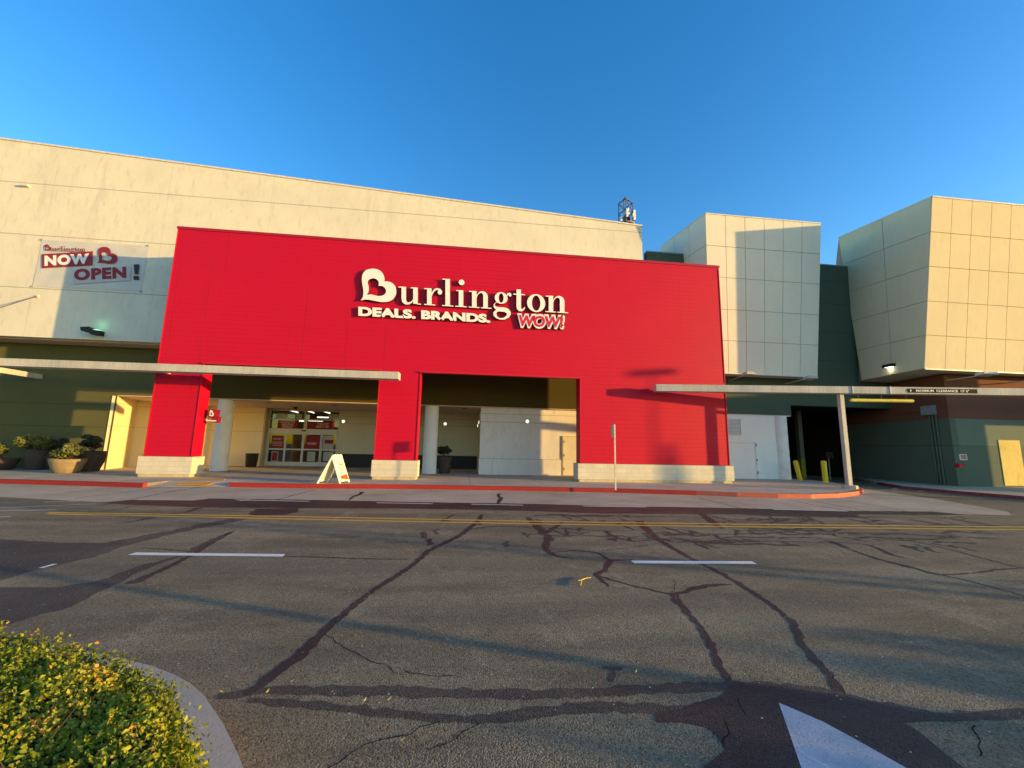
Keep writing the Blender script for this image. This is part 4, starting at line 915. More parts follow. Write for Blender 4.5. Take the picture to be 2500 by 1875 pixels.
# ---- blade sign on the left pillar
bs = thing('blade_sign', (-11.1, 19.3, 3), 'small red projecting sign with a white heart on the left red pillar', 'sign')
YS = 19.2
b0, b1 = F(508, 1019, YS), F(520, 999, YS)
bx = MB().box(b0.x, b0.x+.26, YS, YS+.35, b0.z, b1.z).build('sign_box', M['sign_dr'], bs)
hm = lambda cx, cy: Vector((b0.x+.04+.18*(cx-115)/318, YS-.012, b0.z+.05+(b1.z-b0.z-.10)*(507-cy)/300))
shape_mesh('heart', [[tuple(p) for p in smooth_loop(HEART_O, 3)], [tuple(p) for p in smooth_loop(HEART_I, 3)]], hm, M['sign_w'], bs, .008, -nY, lift=0)
c0, c1 = F(504, 1031, YS), F(531, 1016, YS)
MB().box(c0.x+.14, c1.x, YS+.06, YS+.30, c0.z-.0, c1.z-.02).build('lower_box', M['sign_dr'], bs)
MB().box(-11.2, b0.x+.05, YS+.1, YS+.2, b0.z+.1, b0.z+.16).box(-11.2, b0.x+.05, YS+.1, YS+.2, b1.z-.16, b1.z-.1).build('bracket', M['sign_dr'], bs)
small_word(bs, M['sign_w'], lambda cx, cy: Vector((c0.x-.02+.42*(cx-115)/1860, YS-.02, c1.z-.12-.11*(cy-207)/320)), .01)
# ================================================================== LAMPS
# wall lamp with green glow, left wall
wl = thing('wall_lamp', F(219, 808, YT), 'dark angular wall lamp glowing green below the banner', 'lamp')
pa = [F(195,798,YT-.5), F(217,797,YT-.5), F(229,806,YT-.5), F(243,807,YT-.5), F(241,817,YT-.5), F(222,816,YT-.5), F(212,810,YT-.5), F(197,807,YT-.5)]
MB().prism(pa, (0, .30, 0)).build('lamp_housing', M['black'], wl)
p = F(222, 808, YT-.3); MB().box(p.x-.06, p.x+.06, YT-.25, YT-.003, p.z-.06, p.z+.06).build('lamp_arm', M['black'], wl)
p = F(236, 806, YT-.35); MB().box(p.x-.12, p.x+.12, YT-.45, YT-.25, p.z+.005, p.z+.02).build('lamp_lens', M['glow_g'], wl)
def lampdata(nm, loc, col, e, rad=.08):
    l = bpy.data.lights.new(nm, 'POINT'); l.energy = e; l.color = col; l.shadow_soft_size = rad; o = bpy.data.objects.new(nm, l); COL.objects.link(o); o.location = loc; return o
lampdata('wall_lamp_light', F(236, 790, YT-.30), (.25, 1.0, .55), 0.55, .15)
# lit lamp under the right block's side
ls = thing('wall_lamp', PL(2175, 893, rA, rD, rbb), 'black box lamp with a lit white lens on the right tan block', 'lamp')
p = PL(2175, 893, rA, rD, rbb); d_s = (rbb-rA).normalized()
MB().bar(p-d_s*.0+Vector((-.22,0,.0)), p+Vector((-.0,0,.0)), .62, .16).build('lamp_housing', M['black'], ls)
MB().bar(p+Vector((-.20,0,-.085)), p+Vector((-.03,0,-.085)), .40, .008).build('lamp_lens', M['glow_w'], ls)
lampdata('side_lamp_light', p+Vector((-.14, 0, -.22)), (1.0, .93, .65), 0.7, .06)
# round lit wall lights
rl = None
def round_light(c, nrm, label, r=.105):
    o = thing('round_wall_light', c, label, 'light', 'round lit lights on the entry walls')
    n = Vector(nrm); MB().tube(c, c+n*.06, r*1.25, n=20).build('light_ring', M['black'], o); MB().tube(c+n*.061, c+n*.10, r, r*.75, n=20).build('light_lens', M['glow'], o); return o
round_light(F(839, 1029, YE-.0), (0,-1,0), 'round lit light just right of the glass entrance doors')
round_light(F(1087, 1035, YE-.0), (0,-1,0), 'round lit light on the alcove wall above the dark planter')
round_light(F(1287, 1029, YG+.15), (0,-1,0), 'round lit light on the pale wall right of the alcove corner')
MB_ = 0.9-.0
def Xp(x, y, Xc): r = ray(x, y); return Vector(O3+r*(Xc/r[0]))
round_light(Vector((0.9, 24.6, 3.05)), (-1,0,0), 'round lit light on the alcove return wall, nearer and higher of two seen edge on')
round_light(Vector((0.9, 26.6, 2.95)), (-1,0,0), 'round lit light on the alcove return wall, farther and lower of two seen edge on')
# floodlights on arms
def flood(p0_, p1_, h0, h1, label):
    o = thing('floodlight', p0_, label, 'floodlight', 'floodlights on arms below the tan blocks')
    MB().bar(p0_, p1_, .05, .05).build('arm', M['canopy'], o)
    mid = (h0+h1)/2; w_ = abs(h1.x-h0.x)/2
    MB().hexa([(mid.x-w_,mid.y-.18,mid.z-.06),(mid.x+w_,mid.y-.18,mid.z-.06),(mid.x+w_*.7,mid.y+.2,mid.z-.12),(mid.x-w_,mid.y+.2,mid.z-.12)], [(mid.x-w_*.8,mid.y-.18,mid.z+.08),(mid.x+w_*.8,mid.y-.18,mid.z+.08),(mid.x+w_*.6,mid.y+.2,mid.z+.05),(mid.x-w_*.8,mid.y+.2,mid.z+.05)]).build('lamp_head', M['canopy'], o)
flood(F(1779,930,22.19), F(1820,916,20.6), F(1817,912,20.5), F(1839,912,20.5), 'floodlight on an arm near the red portal, leftmost below the narrow block')
flood(F(1918,937,22.19), F(1970,924,20.6), F(1966,922,20.5), F(1991,922,20.5), 'floodlight on an arm below the right corner of the narrow block')
flood(F(2310,929,RA.y-.01), F(2392,917,17.6), F(2390,912,17.5), F(2428,912,17.5), 'floodlight on an arm below the wide right block')
flood(F(2450,936,RA.y-.01), F(2520,927,17.6), F(2520,921,17.5), F(2556,921,17.5), 'floodlight arm at the right edge below the wide block')
# ================================================================== CANOPIES
ZC = 4.60
lc = thing('canopy', (-12, 17.2, ZC), 'long grey weathered steel canopy edge crossing in front of the left red pillar', 'canopy')
cl0, cl1 = G(0, 874, ZC), G(973, 908, ZC); dcl = (cl1-cl0).normalized(); clS = cl0-dcl*9
hb = .29
def cbar(mb, p, q, depth, h, n):   # bar whose front top edge is p-q
    n = Vector(n); a = [p+Vector((0,0,-h)), q+Vector((0,0,-h)), q+n*depth+Vector((0,0,-h)), p+n*depth+Vector((0,0,-h))]
    return mb.hexa(a, [k+Vector((0,0,h)) for k in a])
nL = Vector((-dcl.y, dcl.x, 0))
cbar(MB(), clS, cl1, .50, hb, nL).build('front_beam', M['canopy'], lc)
mb = MB()
p = F(100, 920, YG); mb.bar(Vector((p.x, cl0.y+.51, p.z)), Vector((p.x, YG-.01, p.z)), .16, .24)
mb.bar(Vector((-12.55, 17.72, ZC-.13)), Vector((-12.55, YF-.002, ZC-.13)), .14, .14); mb.build('cross_beam', M['canopy'], lc)
rcn = thing('canopy', (16.6, 16.6, 0), 'right hand canopy beam on a single steel post beside the curved red kerb', 'canopy')
ZC = 4.645
c0_, c1_ = G(1602, 938, ZC), G(2500, 948, ZC); dcr = (c1_-c0_).normalized(); nR = Vector((-dcr.y, dcr.x, 0)); c2_ = c1_+dcr*8
cbar(MB(), c0_, c2_, .42, .31, nR).build('front_beam', M['canopy'], rcn)
pp = G(2066, 940, ZC); t_ = (pp-c0_).dot(dcr); pp = c0_+dcr*t_; pb = G(2083, 1187, .15)
pc = pp+nR*.21+Vector((0.13, 0, 0))
MB().box(pc.x-.10, pc.x+.09, pc.y-.09, pc.y+.085, .30, ZC-.312).build('post', M['canopy'], rcn)
MB().lathe([(.001,.15),(.30,.15),(.30,.28),(.26,.302),(.001,.302)], (pc.x+.02, pc.y, 0), 8).build('post_footing', M['plinth'], rcn)
mb = MB()
for t in (8.6, 10.2): # brackets wrapped over the beam
    p = c0_+dcr*t; mb.box(p.x-.02, p.x+.02, p.y-.03, p.y+.0, ZC-.32, ZC+.01)
mb.build('strap', M['grey'], rcn)
# side beam running back to the wing
MB().bar(c0_+dcr*.12+nR*.43+Vector((0,0,-.16)), Vector((c0_.x+.3, YF-.102, ZC-.16)), .14, .18).build('cross_beam', M['canopy'], rcn)
mcs = thing('clearance_sign', c0_+dcr*12, 'narrow black clearance height sign on the right canopy beam', 'sign')
s0, s1 = PL(2216,961,c0_,c1_,c0_+Vector((0,0,-1))), PL(2386,962,c0_,c1_,c0_+Vector((0,0,-1)))
zt1, zb1 = ZC-.07, ZC-.25
off = -nR*.02
MB().hexa([Vector((s0.x,s0.y,zb1))+off, Vector((s1.x,s1.y,zb1))+off, Vector((s1.x,s1.y,zb1))+off+nR*.018, Vector((s0.x,s0.y,zb1))+off+nR*.018], [Vector((s0.x,s0.y,zt1))+off, Vector((s1.x,s1.y,zt1))+off, Vector((s1.x,s1.y,zt1))+off+nR*.018, Vector((s0.x,s0.y,zt1))+off+nR*.018]).build('plate', plain('sign_black', (0.012, 0.011, 0.010), .7, .1), mcs)
u0 = s0.lerp(s1, .12); u1 = s0.lerp(s1, .88)
text('MAXIMUM  CLEARANCE  13\' 6"', Vector((u0.x,u0.y,zb1+.035))+off, Vector((u1.x,u1.y,zb1+.035))+off, Vector((u0.x,u0.y,zt1-.035))+off, M['sign_w'], mcs, depth=.004, lift=.002, bold=.02)
u0 = s0.lerp(s1, .035); u1 = s0.lerp(s1, .05); text('1', Vector((u0.x,u0.y,zb1+.04))+off, Vector((u1.x,u1.y,zb1+.04))+off, Vector((u0.x,u0.y,zt1-.04))+off, M['sign_w'], mcs, depth=.004, lift=.002)
cb = thing('clearance_bar', c0_+dcr*10, 'yellow hanging clearance pipe below the right canopy beam', 'clearance bar')
ln = lambda x_, y_: PL(x_, y_, c0_+nR*.2, c1_+nR*.2, c0_+nR*.2+Vector((0,0,-1)))
e0, e1 = ln(2078, 976.5), ln(2228, 979.5); e1.z = e0.z = (e0.z+e1.z)/2
pm = MB().tube(e0, e1, .075, n=16); pm.tube(e0, e0-(e1-e0).normalized()*.05, .075, .03, 16); pm.tube(e1, e1+(e1-e0).normalized()*.05, .075, .03, 16)
pm.build('pipe', M['ypipe'], cb)
mb = MB()
for t in (.12, .5, .9): p = e0.lerp(e1, t); mb.tube(p+Vector((0,0,.074)), Vector((p.x, p.y, ZC-.311)), .006, n=5)
mb.build('hanger', M['grey'], cb)
# ================================================================== STREET FURNITURE
def bollard(px, py, h, tilt, r, label):
    b_ = G(px, py, .15); o = thing('bollard', (b_.x, b_.y, .146), label, 'bollard', 'yellow bollards by the dark passage')
    MB().lathe([(r,0),(r,h-.04),(r*.85,h-.01),(r*.5,h+.01),(.001,h+.015)], (b_.x, b_.y, .146), 20).build('bollard_pipe', M['ylw'], o, smooth=True)
    o.rotation_euler = (0, tilt, 0); return o
bollard(1954, 1173, 1.10, math.radians(-11), .115, 'tilted yellow bollard nearest the white column')
bollard(2016, 1178, 1.12, math.radians(-1), .125, 'upright yellow bollard near the middle of the passage mouth')
# guard post behind
b_ = G(1960, 1163, .15)
gp = thing('guard_post', (b_.x, b_.y, .0), 'dim grey square post with a yellow painted foot inside the passage', 'post')
MB().box(b_.x-.14, b_.x+.14, b_.y-.14, b_.y+.14, 1.30, 4.40).build('post_shaft', plain('dim_post', (0.16, 0.13, 0.10), .8), gp)
MB().box(b_.x-.145, b_.x+.145, b_.y-.145, b_.y+.145, 0, 1.298).build('painted_foot', plain('dull_yellow', (0.30, 0.22, 0.01), .7), gp)
# sign inside passage
YQ = 24.2; a_, b_ = F(2017, 1118, YQ), F(2035, 1104, YQ)
ps = thing('notice_sign', (a_.x, YQ, a_.z), 'shade dulled red lettered notice standing in the dark passage', 'sign')
MB().box(a_.x, b_.x, YQ, YQ+.02, a_.z, b_.z).build('plate', plain('shaded_pink', (0.035, 0.014, 0.011), .8), ps)  # plate and lettering colours darkened in place of the passage's shade
for k, w_ in enumerate(('WARNING', 'PARKING')): 
    z_ = b_.z-.17-.17*k; text(w_, (a_.x+.05,YQ,z_), (b_.x-.05,YQ,z_), (a_.x+.05,YQ,z_+.1), plain('shaded_red', (0.07, 0.012, 0.012), .8), ps, depth=.002, lift=.002)
MB().tube((a_.x+.2, YQ+.04, 0), (a_.x+.2, YQ+.04, b_.z), .025).build('sign_post', M['grey'], ps)
# thin signpost at the kerb, seen edge on
p = G(1503, 1196, .15); sp = thing('signpost', (p.x, p.y, .15), 'thin bare metal signpost standing at the red kerb, its sign seen edge on', 'signpost')
zt3 = F(1497, 1036, p.y).z
MB().box(p.x-.028, p.x+.028, p.y-.012, p.y+.012, .14, zt3).build('post', M['galv'], sp)
MB().hexa([(p.x-.035,p.y-.02,zt3-.48),(p.x-.029,p.y-.02,zt3-.48),(p.x-.029,p.y+.28,zt3-.48),(p.x-.035,p.y+.28,zt3-.48)], [(p.x-.035,p.y-.02,zt3-.02),(p.x-.029,p.y-.02,zt3-.02),(p.x-.029,p.y+.28,zt3-.02),(p.x-.035,p.y+.28,zt3-.02)]).build('sign_plate', M['galv'], sp)
# trash bin
p = G(621, 1139, .15); bn = thing('trash_bin', (p.x, p.y, .15), 'tapered black waste bin standing against the cream entry wall', 'bin')
rt = abs(F(638,1110,p.y).x-F(608,1110,p.y).x)/2; hb_ = F(621,1107,p.y).z-.15; yy = p.y-rt
yy = p.y-.42
MB().lathe([(rt*.78,.15),(rt*.82,.2),(rt*.97,.15+hb_*.93),(rt,.15+hb_*.95),(rt,.15+hb_),(rt*.88,.15+hb_),(rt*.86,.15+hb_*.7),(.001,.15+hb_*.7)], (p.x, yy, 0), 32).build('bin_body', M['bin'], bn, smooth=True)
MB().lathe([(rt*1.02,.15+hb_-.03),(rt*1.03,.15+hb_),(rt*1.0,.16+hb_),(rt*.97,.16+hb_)], (p.x, yy, 0), 32).build('bin_rim', M['black'], bn)
# sandwich board
top0, top1 = Vector((0,0,0)), None
cA = G(832, 1180, .15); cB = G(849, 1177.5, .15); cC = G(774, 1180, .15)
rdir = Vector((.16, .55, 0))          # ridge direction, near-left to far-right
hgt = 1.16; sw = thing('sandwich_board', (0, 0, 0), 'white folding sandwich board with orange lettering on the pavement before the doors', 'sandwich board')
w = rdir.normalized()*.60; pr = Vector((w.y, -w.x, 0)).normalized()
near_r = cA; near_l = cC
halfv = (near_r-near_l); base_r0 = near_r; base_l0 = near_l
ap0 = Vector(((F(811,1112,base_r0.y).x+near_l.x*0+0), 0, 0))
apx = F(812, 1112, (near_r.y+near_l.y)/2); ap = Vector((apx.x, apx.y, apx.z))
def leafp(b0, nm, mat, out):
    b1 = b0+w; t0, t1 = ap, ap+w
    n = ((b1-b0).cross(t0-b0)).normalized()*out
    q = [b0+Vector((0,0,.06))*1, b1+Vector((0,0,.06)), t1, t0]
    mb = MB(); mb.hexa(q[:2]+[k+n*.03 for k in q[1::-1]], [q[3], q[2], q[2]+n*.03, q[3]+n*.03])
    o = mb.build(nm, mat, sw)
    fm = MB(); e = .045
    fm.bar(b0+n*.02, t0+n*.02, .05, .06); fm.bar(b1+n*.02, t1+n*.02, .05, .06); fm.build('side_frame', M['board'], o)
    return n, o
n1, f1 = leafp(base_r0, 'front_leaf', M['board'], -1)
if n1.x < 0: pass
n2, f2 = leafp(base_l0, 'rear_leaf', M['board_in'], 1)
bdn = ((w).cross(ap-base_r0)).normalized()
if bdn.x < 0: bdn = -bdn
def bq(u, v_, d=.0): return base_r0.lerp(ap, v_)+w*u+bdn*(.045+d)
for (u0, u1, v0, v1, s_, mt) in [(.2,.8,.72,.77,'JOIN OUR',M['ink_o']), (.28,.72,.64,.69,'TEAM',M['ink_o']), (.25,.75,.56,.59,'NOW HIRING',M['ink_g']), (.25,.75,.50,.53,'ALL SHIFTS',M['ink_g']), (.25,.75,.44,.47,'APPLY ONLINE',M['ink_g']), (.3,.7,.36,.40,'TODAY',M['ink_g'])]:
    text(s_, bq(u0,v0), bq(u1,v0), bq(u0,v1), mt, f1, depth=.002, lift=.001, bold=.03)
MB().prism([bq(.15,.14), bq(.9,.10), bq(.82,.30), bq(.12,.24)], bdn*.003).build('red_tag', M['ink_o'], f1)
mb = MB()
for u_ in (.18, .5, .82): p = ap+w*u_; mb.bar(p-w*.10+Vector((0,0,.015)), p+w*.10+Vector((0,0,.015)), .07, .05)
mb.build('handle', M['board'], sw)
mb = MB(); a_ = ap.lerp(base_r0, .35); b2 = ap.lerp(base_l0, .5); prev = a_
for k in range(1, 9): t = k/8; c_ = a_.lerp(a_+Vector((-.12,-.02,-.45)), t)+Vector((.02*math.sin(t*14),0,0)); mb.tube(prev, c_, .008, n=5); prev = c_
mb.build('cord', M['board_in'], sw)
# ---- junction box, conduits and fire fittings
def SW(x_, y_, o=.0):   # on the west facing green/brown wall
    n = Vector((RB.y-RA.y, -(RB.x-RA.x), 0)).normalized(); n = n if n.x < 0 else -n
    return PL(x_, y_, RA+n*o, RB+n*o, RA+n*o+Vector((0,0,1)))
jn = Vector((RB.y-RA.y, -(RB.x-RA.x), 0)).normalized(); jn = jn if jn.x < 0 else -jn
jb = thing('junction_box', SW(2272,1002), 'grey electrical box on the brown wall with pipes running down below it', 'electrical box')
a_, b_ = SW(2256,1000,.0), SW(2286,1000,.0); zt4, zb4 = SW(2270,991).z, SW(2270,1013).z
MB().hexa([(a_.x,a_.y,zb4),(b_.x,b_.y,zb4),(b_.x+jn.x*.2,b_.y+jn.y*.2,zb4),(a_.x+jn.x*.2,a_.y+jn.y*.2,zb4)], [(a_.x,a_.y,zt4),(b_.x,b_.y,zt4),(b_.x+jn.x*.2,b_.y+jn.y*.2,zt4),(a_.x+jn.x*.2,a_.y+jn.y*.2,zt4)]).build('box_body', M['grey'], jb)
for px_ in (2268, 2276, 2284):
    p = SW(px_, 1012, .06); MB().tube((p.x, p.y, .13), (p.x, p.y, zb4), .045, n=10).build('conduit', M['teal2'], jb)
p = SW(2256, 1004, .04); MB().tube(p, (RB.x-.2, RB.y-2, p.z-.1), .02, n=6).build('conduit', M['brown'], jb)
YW = RA.y-.03
a_, b_ = F(2343, 1123, YW), F(2359, 1109, YW)
fs = thing('wall_notice', (a_.x, YW, a_.z), 'small white framed pink notice on the green wall above the red fire inlet', 'sign')
MB().box(a_.x, b_.x, YW-.02, YW+.02, a_.z, b_.z).build('plate', M['colw'], fs); MB().box(a_.x+.05, b_.x-.04, YW-.024, YW-.021, a_.z+.04, b_.z-.03).build('print', plain('pink_print', (0.50, 0.20, 0.19), .6), fs)
p = F(2341, 1136, YW-.1); fi = thing('fire_inlet', p, 'red fire department inlet low on the green wall', 'fire inlet')
MB().tube(p+Vector((0,.1,0)), p+Vector((0,-.08,-.02)), .10, n=14).build('body', M['sign_r'], fi); MB().tube(p+Vector((.08,.0,.02)), p+Vector((.18,-.10,.02)), .05, n=10).tube(p+Vector((-.05,.0,-.0)), p+Vector((-.10,-.12,-.0)), .05, n=10).build('nozzle', M['sign_r'], fi)
# small wall bracket high on the left wall
p = F(60, 452, YT-.1); br_ = thing('wall_bracket', p, 'small pale bracket high on the left of the cream wall', 'bracket')
MB().box(p.x-.16, p.x+.16, YT-.15, YT-.002, p.z-.05, p.z+.05).build('bracket_body', M['coping'], br_)
# anchor and stay cable at the left
p = F(90, 723, YT-.05); sc_ = thing('stay_cable', p, 'thin steel stay anchored to the cream wall at the left edge', 'cable')
MB().tube(p, F(-60, 770, 18.2), .02, n=6).build('cable', M['steel'], sc_); MB().box(p.x-.06, p.x+.06, YT-.06, YT-.002, p.z-.06, p.z+.06).build('anchor', M['coping'], sc_)
# ---- lattice mast on the roof
YA = 35.0
mast = thing('lattice_mast', F(1525, 545, YA), 'open steel lattice mast with white antenna panels on the roof', 'mast')
P4_ = [(F(1510,497,YA),0), (F(1519,494,YA),-.8), (F(1531.5,473,YA),.1), (F(1539,501,YA),-.5)]
base_z = F(1525, 560, YA).z-2
cs = [Vector((p.x, YA+d, p.z)) for p, d in P4_]; cs = [cs[0], Vector((cs[1].x, YA-.9, cs[1].z)), Vector((cs[2].x, YA+.9, cs[2].z)), cs[3]]
mb = MB()
for c_ in cs: mb.bar(Vector((c_.x, c_.y, base_z)), c_, .075, .075, up=(0,1,0))
order = [0, 1, 3, 2]; zlist = [cs[0].z-.02, cs[0].z-1.1, cs[0].z-2.2, cs[0].z-3.3]
for k, z_ in enumerate(zlist):
    for i in range(4):
        a_, b_ = cs[order[i]], cs[order[(i+1) % 4]]
        za = min(z_, a_.z); mb.bar((a_.x,a_.y,za), (b_.x,b_.y,min(z_,b_.z)), .06, .06)
        if k < 3: mb.bar((a_.x,a_.y,za), (b_.x,b_.y,zlist[k+1]), .045, .045)
for c_ in (cs[0], cs[3], cs[1]): mb.bar(cs[2]+Vector((0,0,.0)), c_, .07, .07)
mb.build('lattice', M['steel'], mast)
for (px_, py_, w_, h_, dy) in [(1542.5,534,.20,1.0,-.6), (1519,537,.16,.8,-1.2), (1513,540,.12,.5,-.4), (1523,528,.10,.3,-1.1), (1524,537,.08,.25,-1.1), (1535,541,.12,.35,-1.1)]:
    p = F(px_, py_, YA); MB().box(p.x-w_/2, p.x+w_/2, YA+dy-.08, YA+dy+.08, p.z-h_/2, p.z+h_/2).build('antenna_panel', M['colw'], mast)
p = F(1528, 536, YA); MB().box(p.x-.2, p.x+.25, YA-.4, YA+.2, p.z-.35, p.z+.3).build('radio_unit', M['black'], mast)
MB().lathe([(.7,-.05),(.75,0),(.001,.02)], (F(1530,548,YA).x, YA, F(1530,548,YA).z), 12).build('platform', M['canopy'], mast)
# ================================================================== PLANTERS
def foliage(c, rx, ry, rz, n, size, mat, parent, seed, clumps=9, name='foliage'):
    r = np.random.default_rng(seed); P = []; Nn = []
    cc = r.normal(0, 1, (clumps, 3)); cc /= np.linalg.norm(cc, axis=1)[:, None]; cc *= r.uniform(.35, .8, (clumps, 1)); rad = r.uniform(.28, .5, clumps)
    for i in range(n):
        k = r.integers(clumps); d = r.normal(0, 1, 3); d /= np.linalg.norm(d); q = cc[k]+d*rad[k]*r.uniform(.55, 1.0)
        P.append([c[0]+q[0]*rx, c[1]+q[1]*ry, c[2]+q[2]*rz]); Nn.append(d+[0, 0, .3])
    P = np.array(P); hv = (P[:, 2]-c[2])/rz*.35+.45+r.normal(0, .2, n)
    return leaves(name, P, np.array(Nn), size, mat, parent, seed, jitter=.6, aspect=.5, vals=hv)
def planter(bpx, bpy_, rim0, rim1, rimy, b0, b1, prof, matp, fol, matl, label, seed, n=1400, sz=.13):
    p = G(bpx, bpy_, .146); Yc = p.y+.35
    R1 = (F(rim1,rimy,Yc).x-F(rim0,rimy,Yc).x)/2; R0 = (F(b1,bpy_,Yc).x-F(b0,bpy_,Yc).x)/2
    cx = (F(rim0,rimy,Yc).x+F(rim1,rimy,Yc).x)/2; H_ = F(bpx,rimy,Yc).z-.146
    if prof == 'bowl': P_ = [(R0,0),(R0*1.15,.05*H_),(R0+(R1-R0)*.55,.4*H_),(R0+(R1-R0)*.85,.75*H_),(R1,H_),(R1*.93,H_),(R1*.88,H_*.85),(.001,H_*.85)]
    else: P_ = [(R0,0),(R0*1.08,.06*H_),(R0+(R1-R0)*.7,.45*H_),(R1*1.0,.8*H_),(R1*.97,H_),(R1*.9,H_),(R1*.85,H_*.9),(.001,H_*.9)]
    o = thing('potted_plant', (cx, Yc, .146), label, 'potted plant', 'potted shrubs on the pavement')
    MB().lathe(P_, (cx, Yc, .146), 32).build('pot', matp, o, smooth=True)
    MB().lathe([(R1*.87,H_*.88),(.001,H_*.9)], (cx, Yc, .146), 20).build('soil', M['soil'], o)
    fx0, fx1, fy0, fy1 = fol; a_, b_ = F(fx0, fy1, Yc), F(fx1, fy0, Yc)
    c = Vector(((a_.x+b_.x)/2, Yc, (a_.z+b_.z)/2)); rx = (b_.x-a_.x)/2; rz = (b_.z-a_.z)/2
    r = random.Random(seed); mb = MB()
    for k in range(7):
        e = c+Vector((r.uniform(-.75,.75)*rx, r.uniform(-.5,.5)*rx, r.uniform(-.3,.5)*rz)); s0_ = Vector((cx+r.uniform(-.1,.1), Yc+r.uniform(-.1,.1), .146+H_*.86)); m_ = s0_.lerp(e, .5)+Vector((r.uniform(-.05,.05), 0, .04))
        mb.tube(s0_, m_, .018, .014, 6); mb.tube(m_, e, .014, .006, 6)
    mb.build('stem', M['bark'], o)
    foliage(c, rx*1.0, rx*.85, rz*1.05, n, sz, matl, o, seed)
planter(163,1156,128,205,1120,140,186,'bowl',M['pot_tan'],(124,203,1083,1121),M['leaf_l'],'tan bowl planter with a loose pale green shrub, nearest of its group',3)
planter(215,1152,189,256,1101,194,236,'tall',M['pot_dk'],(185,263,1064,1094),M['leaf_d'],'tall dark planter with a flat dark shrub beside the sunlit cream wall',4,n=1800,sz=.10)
planter(94,1148,70,118,1098,74,114,'tall',M['pot_dk'],(42,126,1050,1100),M['leaf_l'],'tall dark planter with the biggest yellow green shrub, left of the tan bowl',5,n=2300,sz=.13)
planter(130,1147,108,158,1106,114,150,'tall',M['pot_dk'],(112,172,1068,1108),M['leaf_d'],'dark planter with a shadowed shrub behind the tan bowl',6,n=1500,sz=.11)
planter(0,1148,-32,40,1118,-22,24,'bowl',M['pot_dk'],(-25,26,1073,1112),M['leaf_l'],'low dark bowl planter with a green shrub at the left edge of the photo',7,n=1600,sz=.12)
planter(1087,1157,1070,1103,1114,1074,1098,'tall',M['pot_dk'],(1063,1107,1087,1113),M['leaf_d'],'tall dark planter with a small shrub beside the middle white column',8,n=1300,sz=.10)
# ================================================================== HEDGE ISLAND
ko = [G(x_*.452, 1450+.452*y_, .15) for x_, y_ in [(-400,250),(0,262),(350,286),(560,318),(700,352),(830,385),(950,430),(1040,480),(1110,540),(1160,610),(1220,700),(1290,840),(1340,960),(1400,1110)]]
struct('island_kerb', ribbon(ko, -.17, 0.0, .15), M['kerb_grey'])
isl = [(p.x, p.y) for p in ko]
mb = MB(); ins = []
for i, p in enumerate(ko):
    t = (ko[min(i+1, len(ko)-1)]-ko[max(i-1, 0)]); t.z = 0; t.normalize(); ins.append(Vector((p.x+t.y*.165, p.y-t.x*.165, 0)))
mb.prism([(p.x, p.y, 0) for p in ins]+[(-1.2, -1.5, 0), (-9, -1.5, 0), (-9, 4.0, 0)], (0, 0, .10)); struct('island_soil', mb, M['soil'])
hd = thing('hedge', (-2.5, 1.5, .1), 'clipped yellow green hedge inside the curved kerb at the lower left corner', 'hedge')
HZ = .62
edge = [G(x_, y_, HZ) for x_, y_ in [(-300,1515),(0,1538),(85,1543),(200,1578),(292,1596),(370,1642),(405,1668),(442,1722),(468,1760),(482,1815),(490,1875),(498,1960)]]
r = np.random.default_rng(5)
poly = [(p.x, p.y) for p in edge]+[(-.55, -.3), (-4.0, -.3), (-6.0, 3.0)]
def inside(x, y):
    c = False; n = len(poly); j = n-1
    for i in range(n):
        xi, yi = poly[i]; xj, yj = poly[j]
        if (yi > y) != (yj > y) and x < (xj-xi)*(y-yi)/(yj-yi)+xi: c = not c
        j = i
    return c
def edist(x, y):
    d = 9
    for i in range(len(edge)-1):
        ax, ay, bx_, by = edge[i].x, edge[i].y, edge[i+1].x, edge[i+1].y
        t = max(0, min(1, ((x-ax)*(bx_-ax)+(y-ay)*(by-ay))/((bx_-ax)**2+(by-ay)**2+1e-9)))
        d = min(d, math.hypot(x-ax-t*(bx_-ax), y-ay-t*(by-ay)))
    return d
from mathutils import noise as mn
P = []; Nn = []; V_ = []
while len(P) < 120000:
    x, y = r.uniform(-4.6, -.5), r.uniform(-.1, 3.6)
    if y < .6 and r.uniform() < .5: continue
    if not inside(x, y): continue
    d = edist(x, y); top = HZ-.10*max(0, 1-d/.12)**2+.045*mn.noise(Vector((x*3.2, y*3.2, 0)))+.03*mn.noise(Vector((x*11, y*11, 3)))
    dep = abs(r.normal(0, .045)); z = top-dep
    P.append((x, y, z)); Nn.append((.7, -.25, .6)); V_.append(.42-dep*1.6+.6*mn.noise(Vector((x*2.3, y*2.3, 7)))+r.normal(0, .13)+(.35 if r.uniform() < .02 else 0))
